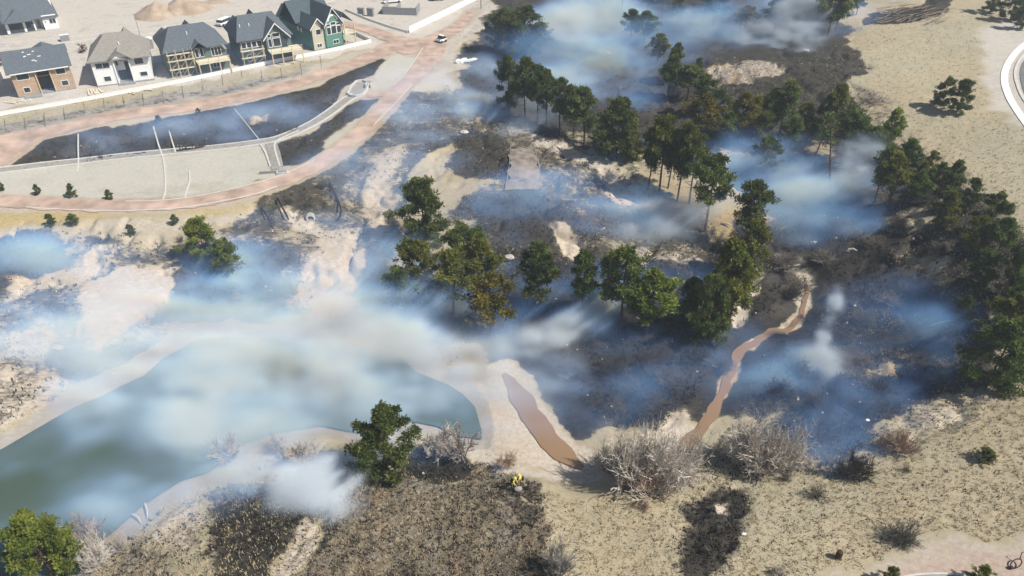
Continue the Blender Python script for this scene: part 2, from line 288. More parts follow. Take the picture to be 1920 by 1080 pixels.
# ---------------------------------------------------------------- ground: what covers the terrain, surveyed area by area
CH = ['burn', 'sand', 'gravel', 'dirt', 'gold', 'mott', 'red', 'ash']
LAY = [  # (outline, feather in metres, cover)
([(-400,-80),(1000,-80),(930,20),(880,80),(850,130),(800,200),(760,170),(700,90),(350,158),(-400,270)],2,dict(dirt=1)),
([(300,-80),(800,-80),(700,20),(560,20),(330,40),(200,20)],4,dict(dirt=1,red=.12)),
([(250,40),(265,15),(330,5),(400,20),(390,50),(330,55)],3,dict(dirt=1,ash=.35)),
([(-300,265),(0,232),(350,172),(700,95),(735,80),(740,98),(640,130),(480,170),(250,212),(0,258),(-300,290)],1.5,dict(dirt=.55,ash=1.0,burn=.46,mott=.5)),
([(640,30),(760,70),(870,70),(850,130),(700,200),(560,330),(300,400),(-300,420),(-300,280),(20,250),(240,210),(480,165),(640,105),(720,90)],2,dict(dirt=.5,red=.25,gravel=.3,ash=.3,mott=.2)),
([(2,322),(40,285),(68,256),(150,243),(240,231),(330,216),(480,189),(600,158),(640,134),(705,106),(728,114),(710,135),(668,150),(642,174),(624,198),(548,247),(480,266),(300,287),(0,322)],.5,dict(burn=.92,ash=.3)),
([(150,258),(240,240),(330,226),(420,212),(330,238),(250,262),(180,278),(110,285)],1.0,dict(burn=.75,sand=.5)),
([(470,215),(510,210),(500,225),(470,228)],.8,dict(burn=.3,sand=.7)),
([(522,312),(512,270),(590,242),(650,202),(688,182),(728,182),(706,215),(670,250),(645,264),(585,308)],.5,dict(burn=.85,ash=.4)),
([(600,262),(650,235),(685,215),(690,222),(655,255),(600,290)],.8,dict(gravel=.6,burn=.2)),
([(-300,345),(0,324),(300,291),(490,275),(503,300),(498,322),(565,318),(520,338),(420,362),(300,372),(150,372),(0,366),(-300,375)],.8,dict(gravel=1)),
([(160,352),(260,355),(330,345),(400,335),(470,338),(420,360),(300,370),(180,370)],1.6,dict(gravel=.6,gold=.3,ash=.5)),
([(792,80),(780,110),(740,160),(705,170),(690,150),(725,115),(760,88)],.8,dict(gravel=.9,ash=.3)),
([(-300,392),(0,394),(300,397),(480,374),(560,350),(470,400),(430,425),(300,470),(200,442),(80,427),(-300,430)],1.2,dict(gold=1)),
([(200,400),(420,395),(430,425),(300,470),(200,445),(110,430)],2.5,dict(gold=.35,sand=.5,gravel=.3)),
([(-300,430),(110,430),(300,465),(480,425),(640,440),(720,500),(730,640),(430,610),(250,660),(100,770),(-300,900)],2.5,dict(sand=.50,burn=.50,ash=.6)),
([(-300,428),(40,430),(112,440),(135,485),(95,512),(70,545),(-300,560)],1.5,dict(burn=.85,sand=.2)),
([(160,442),(222,452),(225,470),(200,505),(160,512),(185,470)],1.2,dict(burn=.75,sand=.2)),
([(230,470),(330,465),(330,500),(260,540),(230,560),(140,640),(135,600),(180,540)],2,dict(burn=.6,sand=.3,ash=.5)),
([(135,575),(180,530),(240,500),(345,490),(330,540),(262,575),(222,600),(205,645),(185,652),(150,615)],1.2,dict(sand=1)),
([(20,520),(120,500),(230,470),(150,540),(60,560)],1.5,dict(sand=.85,burn=.25,gold=.2)),
([(330,500),(430,470),(470,500),(380,560),(300,600),(250,620),(300,560)],1.5,dict(burn=.7,ash=.5)),
([(60,560),(125,545),(140,600),(100,640),(0,640),(-100,600)],2,dict(burn=.6,sand=.2,ash=.6)),
([(100,650),(170,660),(205,655),(300,640),(420,600),(640,605),(640,630),(430,618),(330,638),(245,680),(170,715),(110,700)],1.2,dict(burn=.8,sand=.1)),
([(0,640),(70,620),(110,700),(60,760),(0,800),(-200,850),(-200,650)],2,dict(sand=.85,burn=.45)),
([(340,470),(470,460),(560,480),(600,560),(560,600),(420,600),(330,580),(320,510)],3,dict(burn=.75,sand=.2)),
([(560,480),(640,470),(690,520),(690,600),(600,610),(560,560)],2,dict(sand=.95,burn=.2)),
([(400,440),(430,410),(490,383),(560,347),(640,300),(700,235),(760,170),(850,165),(900,220),(850,262),(790,300),(745,330),(705,400),(700,450),(640,430),(600,445),(520,432),(470,448)],1.2,dict(burn=.66,ash=.4,gold=.1)),
([(480,330),(570,320),(620,310),(590,370),(560,400),(480,400)],2,dict(burn=.7,ash=.5)),
([(520,385),(560,395),(620,430),(640,425),(700,455),(720,500),(690,505),(640,450),(590,440),(540,430)],1.0,dict(sand=.8,burn=.3,ash=.3)),
([(640,330),(700,300),(705,370),(700,470),(660,440),(630,400)],1.5,dict(sand=.35,burn=.55,ash=.7)),
([(600,445),(660,470),(700,505),(690,520),(640,490),(590,460)],.9,dict(sand=1)),
([(700,290),(760,270),(750,310),(715,350),(690,350)],1.2,dict(sand=.6,burn=.35,ash=.5)),
([(688,355),(728,345),(735,400),(720,480),(700,470)],1,dict(sand=.75,burn=.15,ash=.5)),
([(720,400),(735,350),(800,285),(850,255),(845,275),(790,305),(770,340),(745,400),(740,470)],1.2,dict(burn=.9)),
([(695,470),(745,440),(760,480),(740,560),(720,600),(690,560)],1.5,dict(burn=1)),
([(830,230),(920,215),(1010,225),(1100,270),(1200,330),(1340,430),(1350,500),(1200,500),(930,480),(850,430),(830,340)],2,dict(burn=.62,sand=.45,ash=.3,mott=.3)),
([(765,345),(790,298),(838,272),(842,315),(880,335),(930,340),(880,365),(845,385),(790,390)],.9,dict(sand=.35,gold=.45)),
([(845,260),(900,240),(960,270),(955,340),(870,330),(840,310)],1.2,dict(burn=.8,mott=.6,ash=.3)),
([(1015,290),(1110,270),(1170,320),(1150,380),(1030,380)],1.5,dict(burn=.6,mott=.5,sand=.3)),
([(1000,245),(1120,290),(1200,350),(1260,380),(1220,410),(1150,390),(1160,350),(1100,300),(1010,270)],1.3,dict(sand=.9,burn=.2)),
([(860,370),(1010,365),(1100,420),(1080,470),(930,470),(870,430)],2,dict(burn=.85,ash=.4)),
([(1020,415),(1060,420),(1090,455),(1080,490),(1040,460)],.9,dict(sand=1)),
([(1110,380),(1260,370),(1330,430),(1250,460),(1120,440)],2.5,dict(burn=.7,sand=.35,ash=.4)),
([(1120,450),(1350,480),(1360,520),(1250,560),(1130,520)],2,dict(burn=.5,sand=.6,ash=.3)),
([(860,120),(920,20),(950,-80),(1340,-80),(1460,-80),(1560,20),(1600,60),(1590,190),(1500,260),(1330,300),(1180,290),(1070,255),(930,225),(850,170)],2,dict(burn=.86,ash=.4)),
([(880,-60),(960,-60),(900,60),(860,110),(830,110),(860,60)],2,dict(dirt=.6,burn=.35,ash=.5)),
([(1330,112),(1470,108),(1600,85),(1632,122),(1590,150),(1500,185),(1400,200),(1325,185)],1,dict(burn=.82,mott=.5)),
([(1320,125),(1400,112),(1480,120),(1470,145),(1380,150),(1320,165)],1,dict(burn=.3,mott=.8,sand=.6)),
([(720,560),(930,470),(1300,500),(1380,420),(1450,400),(1330,320),(1480,260),(1590,300),(1660,400),(1710,460),(1780,560),(1810,730),(1700,790),(1620,850),(1500,870),(1460,790),(1330,790),(1270,800),(1100,812),(1060,800),(1005,740),(880,650),(720,620)],2,dict(burn=1)),
([(1360,505),(1420,500),(1460,520),(1400,560),(1380,620),(1360,600)],.8,dict(sand=1)),
([(1450,470),(1530,470),(1560,540),(1530,620),(1460,600),(1430,520)],3,dict(burn=.8,ash=.9)),
([(1440,480),(1500,470),(1520,540),(1500,600),(1490,560),(1480,510)],1,dict(burn=.55,ash=.8,sand=.2)),
([(1240,800),(1290,780),(1310,800),(1290,850),(1240,850)],1.2,dict(sand=.85)),
([(1600,685),(1700,665),(1680,720),(1630,735)],1,dict(burn=.3,sand=.4,gold=.6,mott=.4)),
([(1540,600),(1620,560),(1660,640),(1600,690),(1550,680)],2,dict(burn=.9,mott=.6)),
([(1590,170),(1640,220),(1700,262),(1790,325),(1850,365),(1935,440),(1960,600),(1900,690),(1850,735),(1790,745),(1780,560),(1700,450),(1600,300),(1500,230)],1.2,dict(burn=.9,mott=.35)),
([(1600,160),(1650,170),(1700,240),(1780,310),(1740,320),(1660,260),(1600,215)],1.2,dict(burn=.45,gold=.4,mott=.6)),
([(1720,480),(1770,465),(1780,500),(1740,520)],.8,dict(gold=.6,sand=.5,burn=.3)),
([(1680,400),(1740,380),(1760,420),(1700,440)],.8,dict(sand=.4,burn=.5,mott=.5)),
([(1860,590),(1960,560),(1960,700),(1900,720),(1870,690)],1,dict(sand=.4,burn=.3,mott=.5)),
([(1615,45),(1630,25),(1700,12),(1790,-20),(1780,20),(1720,40),(1660,48)],.8,dict(burn=.95,mott=.2)),
([(560,1200),(580,1040),(610,960),(640,920),(700,885),(800,862),(900,868),(960,885),(1012,900),(1012,935),(1035,980),(1025,1040),(1020,1200)],.8,dict(mott=1,burn=.32)),
([(690,1200),(720,1050),(900,1040),(880,1200)],2,dict(mott=1,burn=.55)),
([(640,985),(700,920),(790,900),(840,950),(760,1010),(680,1040)],2,dict(mott=.9,burn=.1)),
([(930,890),(1012,905),(1015,960),(960,980),(920,940)],1.2,dict(mott=.7,burn=.6)),
([(735,880),(790,845),(860,850),(905,875),(860,895),(790,905)],.8,dict(burn=1)),
([(380,1200),(390,1050),(420,955),(480,930),(575,960),(590,1000),(560,1060),(550,1200)],2.4,dict(burn=.9,mott=.4)),
([(470,935),(570,940),(600,970),(570,1040),(480,990)],2,dict(burn=1)),
([(180,1200),(185,1060),(215,1020),(290,985),(330,1040),(330,1200)],1.2,dict(mott=.8,burn=.35,ash=.3)),
([(280,1010),(330,965),(400,930),(420,955),(380,1060),(340,1060)],1.2,dict(sand=.6,mott=.5)),
([(490,1060),(560,990),(590,990),(570,1060),(540,1100),(500,1100)],.9,dict(sand=.75,mott=.3)),
([(180,1040),(210,985),(280,940),(330,915),(350,925),(280,985),(215,1030)],1,dict(burn=.6,ash=.3)),
([(420,830),(480,808),(600,815),(690,822),(690,850),(600,870),(450,900),(380,910),(400,870)],1.5,dict(sand=.45,ash=.9,burn=.25)),
([(400,900),(520,880),(680,850),(700,890),(600,930),(420,950)],2,dict(burn=.7,ash=.5)),
([(1255,1200),(1255,1075),(1270,1000),(1270,950),(1330,905),(1395,905),(1408,930),(1395,970),(1370,1030),(1335,1072),(1320,1200)],1.0,dict(burn=.72,mott=.9)),
([(1335,945),(1362,943),(1364,958),(1345,963)],.4,dict(sand=1)),
([(845,715),(880,712),(930,700),(985,715),(1030,800),(1110,880),(1200,895),(1180,905),(1000,885),(900,855),(850,835),(780,812),(790,805),(860,830),(900,822),(918,800),(890,760)],.8,dict(sand=.6,gold=.5,red=.3)),
([(870,850),(900,848),(1000,885),(1060,893),(1040,905),(960,885),(885,870)],.6,dict(sand=1,gravel=.4)),
([(1130,870),(1250,850),(1330,850),(1320,890),(1230,920),(1140,910)],1.5,dict(burn=.35,red=.25,mott=.5)),
([(1330,820),(1470,800),(1480,860),(1400,880),(1340,880)],1.5,dict(burn=.5,gold=.4,mott=.5)),
([(1560,850),(1640,850),(1640,890),(1570,895)],.8,dict(burn=.6,mott=.6)),
([(1640,800),(1780,740),(1860,735),(1930,700),(1960,720),(1900,760),(1780,800),(1700,850),(1640,850)],1.5,dict(gold=.3,sand=.5,mott=.35)),
([(1500,1200),(1540,1085),(1600,1058),(1690,1030),(1850,1020),(2100,1025),(2200,1200)],1.0,dict(red=.62,dirt=.6)),
([(1560,1060),(1700,1020),(1860,1010),(1930,1020),(1930,1045),(1700,1045)],1.5,dict(red=.25,dirt=.5)),
([(1830,60),(1930,20),(2100,-30),(2100,300),(1930,240),(1880,215),(1850,170),(1840,110)],2.5,dict(dirt=.7,ash=.2)),
]
def fine_grid():
    ys = list(np.exp(np.linspace(math.log(33.0), math.log(262.0), 640)))
    pre = [-120, -60, -20, 5, 15, 22, 27, 30]; post = [270, 285, 310, 350, 420, 550, 800]
    ys = np.array(pre + ys + post)
    u = np.linspace(-1, 1, 700); out = np.array([1.04, 1.1, 1.25, 1.6, 2.3, 3.5]); u = np.concatenate([-out[::-1], u, out])
    hw = 0.60 * np.maximum(ys, 20) + 31
    X = u[None, :] * hw[:, None]; Y = np.repeat(ys[:, None], len(u), 1)
    return X, Y
X, Y = fine_grid()
F = {c: np.zeros(X.shape, np.float32) for c in CH}
F['mott'] += .12
wobx = (fbm(X * .16, Y * .16, 5, 6) - .5) * 9.0; woby = (fbm(X * .16, Y * .16, 25, 6) - .5) * 9.0
for poly, fe, cov in LAY:
    P = []
    for a, b in poly:
        v = at(a, b) if b > -100 else Vector((*plane(a, b, 5), 0)); P.append((v[0], v[1]))
    P = np.array(P); x0, y0 = P.min(0) - fe - 4; x1, y1 = P.max(0) + fe + 4
    m = (X > x0) & (X < x1) & (Y > y0) & (Y < y1)
    if not m.any(): continue
    q = min(1.0, fe / 1.6)
    d = sdist(X[m] + wobx[m] * q, Y[m] + woby[m] * q, [tuple(p) for p in P])
    a = np.clip(.5 + d / (2 * fe), 0, 1); a = a * a * (3 - 2 * a)
    for c in CH:
        F[c][m] = F[c][m] * (1 - a) + cov.get(c, 0.0) * a
# beach round the pond, sand along the streams
dp = -sdist(X, Y, POND)
a = np.clip(1.0 - (dp - 1.8 * np.clip(fbm(X * .12, Y * .12, 3) * 2 - .55, 0, 1)) / .7, 0, 1) * (dp > -3)
for c in CH: F[c] = F[c] * (1 - a) + (dict(sand=.5, ash=.8).get(c, 0)) * a
flat = np.clip(F['dirt'] + F['gravel'] + F['red'] * .5, 0, 1)
for line, wdt in ((CREEK_PX, 1.7), (STREAM_PX, .35)):
    P = smooth_line([(*at(p[0], p[1])[:2], p[2]) for p in line], 1.0)
    d = seg_dist(X, Y, [(p[0], p[1]) for p in P], False)
    a = np.clip(((1.0 if line is CREEK_PX else .5) + wdt + 2.0 * (fbm(X * .35, Y * .35, 8) - .5) - d) / .7, 0, 1)
    for c in CH: F[c] = F[c] * (1 - a) + (dict(sand=.72, gold=.3, red=.15).get(c, 0)) * a
    flat = np.maximum(flat, np.clip(((6.5 if line is CREEK_PX else 3) - d) / 1.5, 0, 1))

# tracks and kerbs, as lines on the ground: (points, half width)
PATHS = [
 ('gravel_path', 'path', [(-120,290,2.6),(0,266,2.6),(120,240,2.4),(225,216,2.3),(330,204,2.2),(480,176,2.2),(600,142,2.3),(700,104,2.6),(745,84,3.2),(775,100,3.0)], 'salmon gravel path running below the white fence'),
 ('gravel_path', 'path', [(-150,350,2.5),(-40,318,2.4),(20,285,2.3),(62,252,2.2)], 'short salmon gravel path joining the upper path at the left'),
 ('gravel_path', 'path', [(-120,372,1.8),(0,376,1.8),(120,384,1.8),(240,386,1.8),(350,381,1.8),(450,363,1.8),(540,335,1.9),(610,300,2.0),(665,258,2.1),(709,215,2.0),(728,193,2.1),(752,166,2.2),(790,128,2.7),(808,102,3.0),(815,75,3.4)], 'long curving red gravel path below the gravel basin'),
 ('gravel_path', 'path', [(640,45,2.0),(690,55,2.2),(740,74,2.8),(790,80,3.2),(830,66,3.0),(862,46,2.0),(885,22,1.2)], 'salmon gravel path passing between the two white fences'),
 ('gravel_path', 'path', [(690,181,1.1),(715,177,1.3),(738,174,1.6)], 'short gravel spur to the concrete forebay'),
]
path_lines = []
for nm, mt, line, lab in PATHS:
    P = smooth_line([(*at(a, b)[:2], w) for a, b, w in line], 1.0); path_lines.append(P)
    d = seg_dist(X, Y, [(p[0], p[1]) for p in P], False); w = float(np.mean([p[2] for p in P]))
    flat = np.maximum(flat, np.clip((w + 2.5 - d) / 1.5, 0, 1))
    a = np.clip((w + .9 + 1.0 * (fbm(X * .6, Y * .6, 4) - .5) - d) / .6, 0, 1) * .8
    F['red'] = F['red'] * (1 - a) + .55 * a; F['dirt'] = F['dirt'] * (1 - a) + .5 * a; F['burn'] = F['burn'] * (1 - a); F['mott'] *= (1 - a); F['gravel'] *= (1 - .5 * a)
Zg = hgt(X, Y)
rough = (.05 + .30 * F['mott'] + .16 * F['burn'] + .10 * F['sand']) * (1 - flat)
rough *= np.clip((np.abs(dp) - .5) / 3, 0.15, 1)
Zg = Zg + rough * ((fbm(X * 1.3, Y * 1.3, 30, 3) - .5) * 1.5 + (fbm(X * .35, Y * .35, 40, 3) - .5) * 1.6)
# eroded gullies on the hillsides
er = np.clip(F['sand'] + F['burn'] * .6, 0, 1) * (1 - flat) * np.clip((dp - 3) / 8, 0, 1)
rid = 1 - np.abs(fbm(X * .11, Y * .11, 77, 4) * 2 - 1)
Zg = Zg - er * 1.7 * np.clip((rid - .78) / .22, 0, 1) ** 1.4 * np.clip(Y / 60 - .2, .3, 1)
ridg = 1 - np.abs(fbm(X * .06, Y * .045, 99, 3) * 2 - 1)
Zg = Zg + er * 1.5 * (ridg - .75) * np.clip((dp - 5) / 12, 0, 1) * np.clip((X < 60).astype(float), 0, 1)
ny, nx = X.shape
co = np.stack([X, Y, Zg], -1).reshape(-1, 3).astype(np.float32)
me = bpy.data.meshes.new('ground'); me.vertices.add(nx * ny); me.vertices.foreach_set('co', co.ravel())
i = np.arange(ny - 1)[:, None] * nx + np.arange(nx - 1)[None, :]
q = np.stack([i, i + 1, i + nx + 1, i + nx], -1).reshape(-1, 4)
me.loops.add(q.size); me.loops.foreach_set('vertex_index', q.ravel().astype(np.int32))
me.polygons.add(len(q)); me.polygons.foreach_set('loop_start', (np.arange(len(q)) * 4).astype(np.int32)); 
me.polygons.foreach_set('use_smooth', np.ones(len(q), bool)); me.update(calc_edges=True)
for nm, cs in (('cover_a', CH[:4]), ('cover_b', CH[4:])):
    at_ = me.attributes.new(nm, 'FLOAT_COLOR', 'POINT')
    at_.data.foreach_set('color', np.stack([F[c] for c in cs], -1).reshape(-1).astype(np.float32))

def ground_mat():
    m = bpy.data.materials.new('ground_cover'); m.use_nodes = True; n = m.node_tree.nodes; l = m.node_tree.links
    b = n['Principled BSDF']; b.inputs['Roughness'].default_value = .95; b.inputs['Specular IOR Level'].default_value = .1
    g = n.new('ShaderNodeNewGeometry')
    def noise(s, det=8, ro=.6, off=0, sq=1.0):
        mp = n.new('ShaderNodeMapping'); mp.inputs['Location'].default_value = (off, off * 1.7, 0); mp.inputs['Scale'].default_value = (1, sq, 1); l.new(g.outputs['Position'], mp.inputs[0])
        t = n.new('ShaderNodeTexNoise'); t.inputs['Scale'].default_value = s; t.inputs['Detail'].default_value = det; t.inputs['Roughness'].default_value = ro
        l.new(mp.outputs[0], t.inputs['Vector']); return t.outputs[0]
    def mth(op, a, c, clamp=False):
        t = n.new('ShaderNodeMath'); t.operation = op; t.use_clamp = clamp
        for k_, v in ((0, a), (1, c)):
            if isinstance(v, (int, float)): t.inputs[k_].default_value = v
            else: l.new(v, t.inputs[k_])
        return t.outputs[0]
    def step(v, lo, hi, o0=0, o1=1):
        t = n.new('ShaderNodeMapRange'); t.interpolation_type = 'SMOOTHSTEP'; l.new(v, t.inputs[0])
        for k_, x in zip((1, 2, 3, 4), (lo, hi, o0, o1)): t.inputs[k_].default_value = x
        return t.outputs[0]
    def mix(f, a, c, mode='MIX'):
        t = n.new('ShaderNodeMix'); t.data_type = 'RGBA'; t.blend_type = mode
        if isinstance(f, (int, float)): t.inputs[0].default_value = f
        else: l.new(f, t.inputs[0])
        for k_, v in ((6, a), (7, c)):
            if isinstance(v, tuple): t.inputs[k_].default_value = (*v, 1)
            else: l.new(v, t.inputs[k_])
        return t.outputs[2]
    A = n.new('ShaderNodeAttribute'); A.attribute_name = 'cover_a'; B = n.new('ShaderNodeAttribute'); B.attribute_name = 'cover_b'
    sa = n.new('ShaderNodeSeparateColor'); l.new(A.outputs['Color'], sa.inputs[0]); sb = n.new('ShaderNodeSeparateColor'); l.new(B.outputs['Color'], sb.inputs[0])
    burn, sand, grav, dirt = sa.outputs[0], sa.outputs[1], sa.outputs[2], A.outputs['Alpha']
    gold, mott, red, ash = sb.outputs[0], sb.outputs[1], sb.outputs[2], B.outputs['Alpha']
    big = noise(.07, 6, .55); mid = noise(.45, 8, .62, 13); fine = noise(2.2, 6, .65, 31); tiny = noise(7, 4, .6, 7); strk = noise(.9, 7, .65, 5, 3.0)
    # dry tan grass
    c = mix(step(big, .35, .65), (.335,.275,.185), (.40,.335,.23)); c = mix(step(mid, .35, .7, 0, .6), c, (.265,.24,.155)); c = mix(step(fine, .3, .72, 0, .5), c, (.40,.35,.24))
    c = mix(step(strk, .60, .78, 0, .25), c, (.25,.205,.135)); c = mix(step(noise(.045, 5, .6, 3), .42, .62, 0, .45), c, mix(step(fine, .3, .7), (.285,.27,.20), (.36,.345,.27))); c = mix(step(tiny, .62, .75, 0, .22), c, (.20,.17,.11))
    def lay(ch, cA, cB, c, k_=.55, wd=.16, nz=None, top=1.0):
        f = mth('ADD', ch, mth('MULTIPLY', mth('SUBTRACT', nz if nz is not None else mid, .5), k_))
        return mix(step(f, .5 - wd, .5 + wd, 0, top), c, mix(step(fine, .3, .7), cA, cB))
    c = lay(gold, (.33,.255,.13), (.42,.34,.18), c)
    c = lay(sand, (.37,.315,.255), (.50,.44,.365), c, .8)
    c = lay(grav, (.39,.375,.32), (.46,.44,.385), c, .3, .25)
    c = lay(dirt, (.40,.365,.32), (.51,.47,.415), c, .4, .25)
    c = mix(step(mth('ADD', red, mth('MULTIPLY', mth('SUBTRACT', mid, .5), .4)), .15, .8, 0, .85), c, mix(step(fine, .3, .7), (.34,.235,.185), (.43,.32,.26)))
    c = mix(step(mth('ADD', ash, mth('MULTIPLY', mth('SUBTRACT', strk, .5), 1.2)), .35, .9, 0, .75), c, (.26,.245,.23))
    tr_ = noise(.22, 9, .68, 66); c = mix(mth('MULTIPLY', dirt, step(tr_, .50, .66, 0, .42)), c, (.27,.245,.215)); c = mix(mth('MULTIPLY', dirt, step(noise(.6, 8, .7, 96, 2.0), .55, .70, 0, .4)), c, (.60,.54,.46)); c = mix(mth('MULTIPLY', grav, step(tr_, .48, .66, 0, .3)), c, (.30,.30,.255))
    # clumps of half burnt grass
    cl = mth('ADD', mott, mth('MULTIPLY', mth('SUBTRACT', noise(2.6, 6, .7, 71), .5), 1.9))
    c = mix(step(cl, .62, .95, 0, .8), c, mix(step(fine, .3, .7), (.065,.055,.042), (.16,.13,.09))); c = mix(mth('MULTIPLY', mott, step(noise(.30, 6, .65, 55), .50, .66, 0, .55)), c, (.20,.195,.185)); c = mix(mth('MULTIPLY', mott, step(noise(.22, 6, .65, 155), .52, .68, 0, .5)), c, (.24,.155,.095)); c = mix(mth('MULTIPLY', mott, step(noise(.17, 7, .7, 255), .52, .66, 0, .6)), c, (.05,.045,.04))
    # burnt
    f = mth('ADD', burn, mth('MULTIPLY', mth('SUBTRACT', mth('ADD', mth('MULTIPLY', mid, .5), mth('MULTIPLY', strk, .5)), .5), 1.7))
    bc = mix(step(strk, .32, .68), (.008,.008,.009), (.026,.025,.025)); bc = mix(step(noise(.16, 8, .7, 17, 1.6), .48, .66, 0, .75), bc, (.050,.044,.038)); bc = mix(step(noise(3.2, 5, .7, 91), .52, .74, 0, .5), bc, (.10,.088,.072)); bc = mix(step(noise(.9, 9, .78, 44, 2.4), .62, .72, 0, .8), bc, (.26,.22,.175))
    c = mix(mth('MULTIPLY', step(f, .38, .66), mth('ADD', mth('MULTIPLY', burn, .34), .64)), c, bc)
    l.new(c, b.inputs['Base Color'])
    bp = n.new('ShaderNodeBump'); bp.inputs['Strength'].default_value = .7; bp.inputs['Distance'].default_value = .25
    hh = mth('ADD', mth('MULTIPLY', fine, .8), mth('MULTIPLY', tiny, .35)); l.new(mth('MULTIPLY', hh, mth('ADD', mth('MULTIPLY', mth('ADD', mott, burn), .5), .35)), bp.inputs['Height'])
    l.new(bp.outputs[0], b.inputs['Normal'])
    return m
me.materials.append(ground_mat())
tag(link('ground', me), 'sloping ground of dry grass, bare soil and burnt patches', kind='structure')

def field(ch, x, y):
    """cover at a place, for scattering plants"""
    j = np.searchsorted(Y[:, 0], y); j = np.clip(j, 1, ny - 1); row = X[j, :] if np.ndim(y) == 0 else None
    k_ = np.searchsorted(X[j], x); k_ = min(max(k_, 0), nx - 1)
    return float(F[ch][j, k_])
def gz(x, y):
    j = int(np.clip(np.searchsorted(Y[:, 0], y), 1, ny - 1)); k_ = int(np.clip(np.searchsorted(X[j], x), 1, nx - 1))
    ty = (y - Y[j-1, 0]) / (Y[j, 0] - Y[j-1, 0]); a = np.interp(x, X[j-1], Zg[j-1]); b = np.interp(x, X[j], Zg[j])
    return float(a * (1 - ty) + b * ty)

def ribbon(name, P, material, dz=.06, edge=0.0, nw=6, kind='structure', thick=0.0, label=None, cat=None, level=None, parent=None):
    """a strip of surface that follows the ground; P holds x, y, half width"""
    mb = MB(); n = len(P); rows = []
    for i_, p in enumerate(P):
        a = P[max(0, i_ - 1)]; b = P[min(n - 1, i_ + 1)]; dx, dy = b[0] - a[0], b[1] - a[1]; L = math.hypot(dx, dy) or 1; nx_, ny_ = -dy / L, dx / L
        row = []
        for s in range(nw + 1):
            u = -1 + 2 * s / nw; w = p[2]
            if edge and s in (0, nw): w += edge * (mnoise.noise(Vector((p[0] * .5, p[1] * .5, s))))*2
            x, y = p[0] + nx_ * u * w, p[1] + ny_ * u * w
            z = (level(i_ / (n - 1)) if level else float(hgt(x, y))) + dz
            row.append((x, y, z))
        rows.append(row)
    vs = [v for r in rows for v in r]; fs = []
    W_ = nw + 1
    for i_ in range(n - 1):
        for s in range(nw): fs.append((i_ * W_ + s, i_ * W_ + s + 1, (i_ + 1) * W_ + s + 1, (i_ + 1) * W_ + s))
    mb.add(vs, fs)
    if thick:
        low = [(v[0], v[1], v[2] - thick) for v in vs]
        for s in (0, nw):
            l_ = [i_ * W_ + s for i_ in range(n)]
            mb.add([vs[j] for j in l_] + [low[j] for j in l_], [(j, j + 1, n + j + 1, n + j) for j in range(n - 1)])
        for i_ in (0, n - 1):
            l_ = [i_ * W_ + s for s in range(W_)]
            mb.add([vs[j] for j in l_] + [low[j] for j in l_], [(j, j + 1, W_ + j + 1, W_ + j) for j in range(W_ - 1)])
    o = mb.build(name, material, parent, smooth=False)
    return tag(o, label, cat, None, kind)
for (nm, mt, line, lab), P in zip(PATHS, path_lines):
    ribbon(nm, P, M[mt], .07 + .012 * PATHS.index((nm, mt, line, lab)), .35, 8, label=lab)

# water
def water(name, col, rough, sc, bump):
    m = mat(name, col, rough, .12, .05, 0, .5); n = m.node_tree.nodes; l = m.node_tree.links
    g = n.new('ShaderNodeNewGeometry'); t = n.new('ShaderNodeTexNoise'); t.inputs['Scale'].default_value = sc; t.inputs['Detail'].default_value = 5; l.new(g.outputs['Position'], t.inputs['Vector'])
    bp = n.new('ShaderNodeBump'); bp.inputs['Strength'].default_value = bump; bp.inputs['Distance'].default_value = .03; l.new(t.outputs[0], bp.inputs['Height']); l.new(bp.outputs[0], n['Principled BSDF'].inputs['Normal'])
    return m
mb = MB(); cx = sum(p[0] for p in POND) / len(POND); cyy = sum(p[1] for p in POND) / len(POND)
bmw = bmesh.new()
out = []
for i_, p in enumerate(POND):
    a = POND[i_ - 1]; b_ = POND[(i_ + 1) % len(POND)]; dx, dy = b_[0] - a[0], b_[1] - a[1]; L = math.hypot(dx, dy) or 1
    out.append(bmw.verts.new((p[0] - dy / L * -1.2, p[1] + dx / L * -1.2, 0.0)))
bmesh.ops.triangulate(bmw, faces=[bmw.faces.new(out)])
pm = bpy.data.meshes.new('pond'); bmw.to_mesh(pm); bmw.free(); pm.materials.append(water('green_pond_water', (.062,.092,.072), .12, 1.2, .25))
tag(link('pond', pm), 'murky green pond water beneath the smoke', kind='structure')
wm = water('brown_creek_water', (.235,.150,.085), .2, 2.5, .2)
P = smooth_line([(*plane(a, b, .12), w) for a, b, w in CREEK_PX], .7)
ribbon('creek', P, wm, 0, .28, 5, level=lambda t: .16, label='muddy brown creek water beside the sandbar')
P = smooth_line([(*plane(a, b, .3), w * .62) for a, b, w in STREAM_PX], .6)
ribbon('creek', P, wm, 0, .25, 5, level=lambda t: .33, label='narrow muddy stream through the burnt valley')

def ln(pts_, w, step=1.0, smooth=True):
    Q = [(*at(a, b)[:2], w) for a, b in pts_]
    if smooth: return smooth_line(Q, step)
    R = []
    for i_ in range(len(Q) - 1):
        a, b = np.array(Q[i_]), np.array(Q[i_ + 1]); m = max(1, int(np.linalg.norm((b - a)[:2]) / step))
        R += [a + (b - a) * j / m for j in range(m)]
    return R + [np.array(Q[-1])]
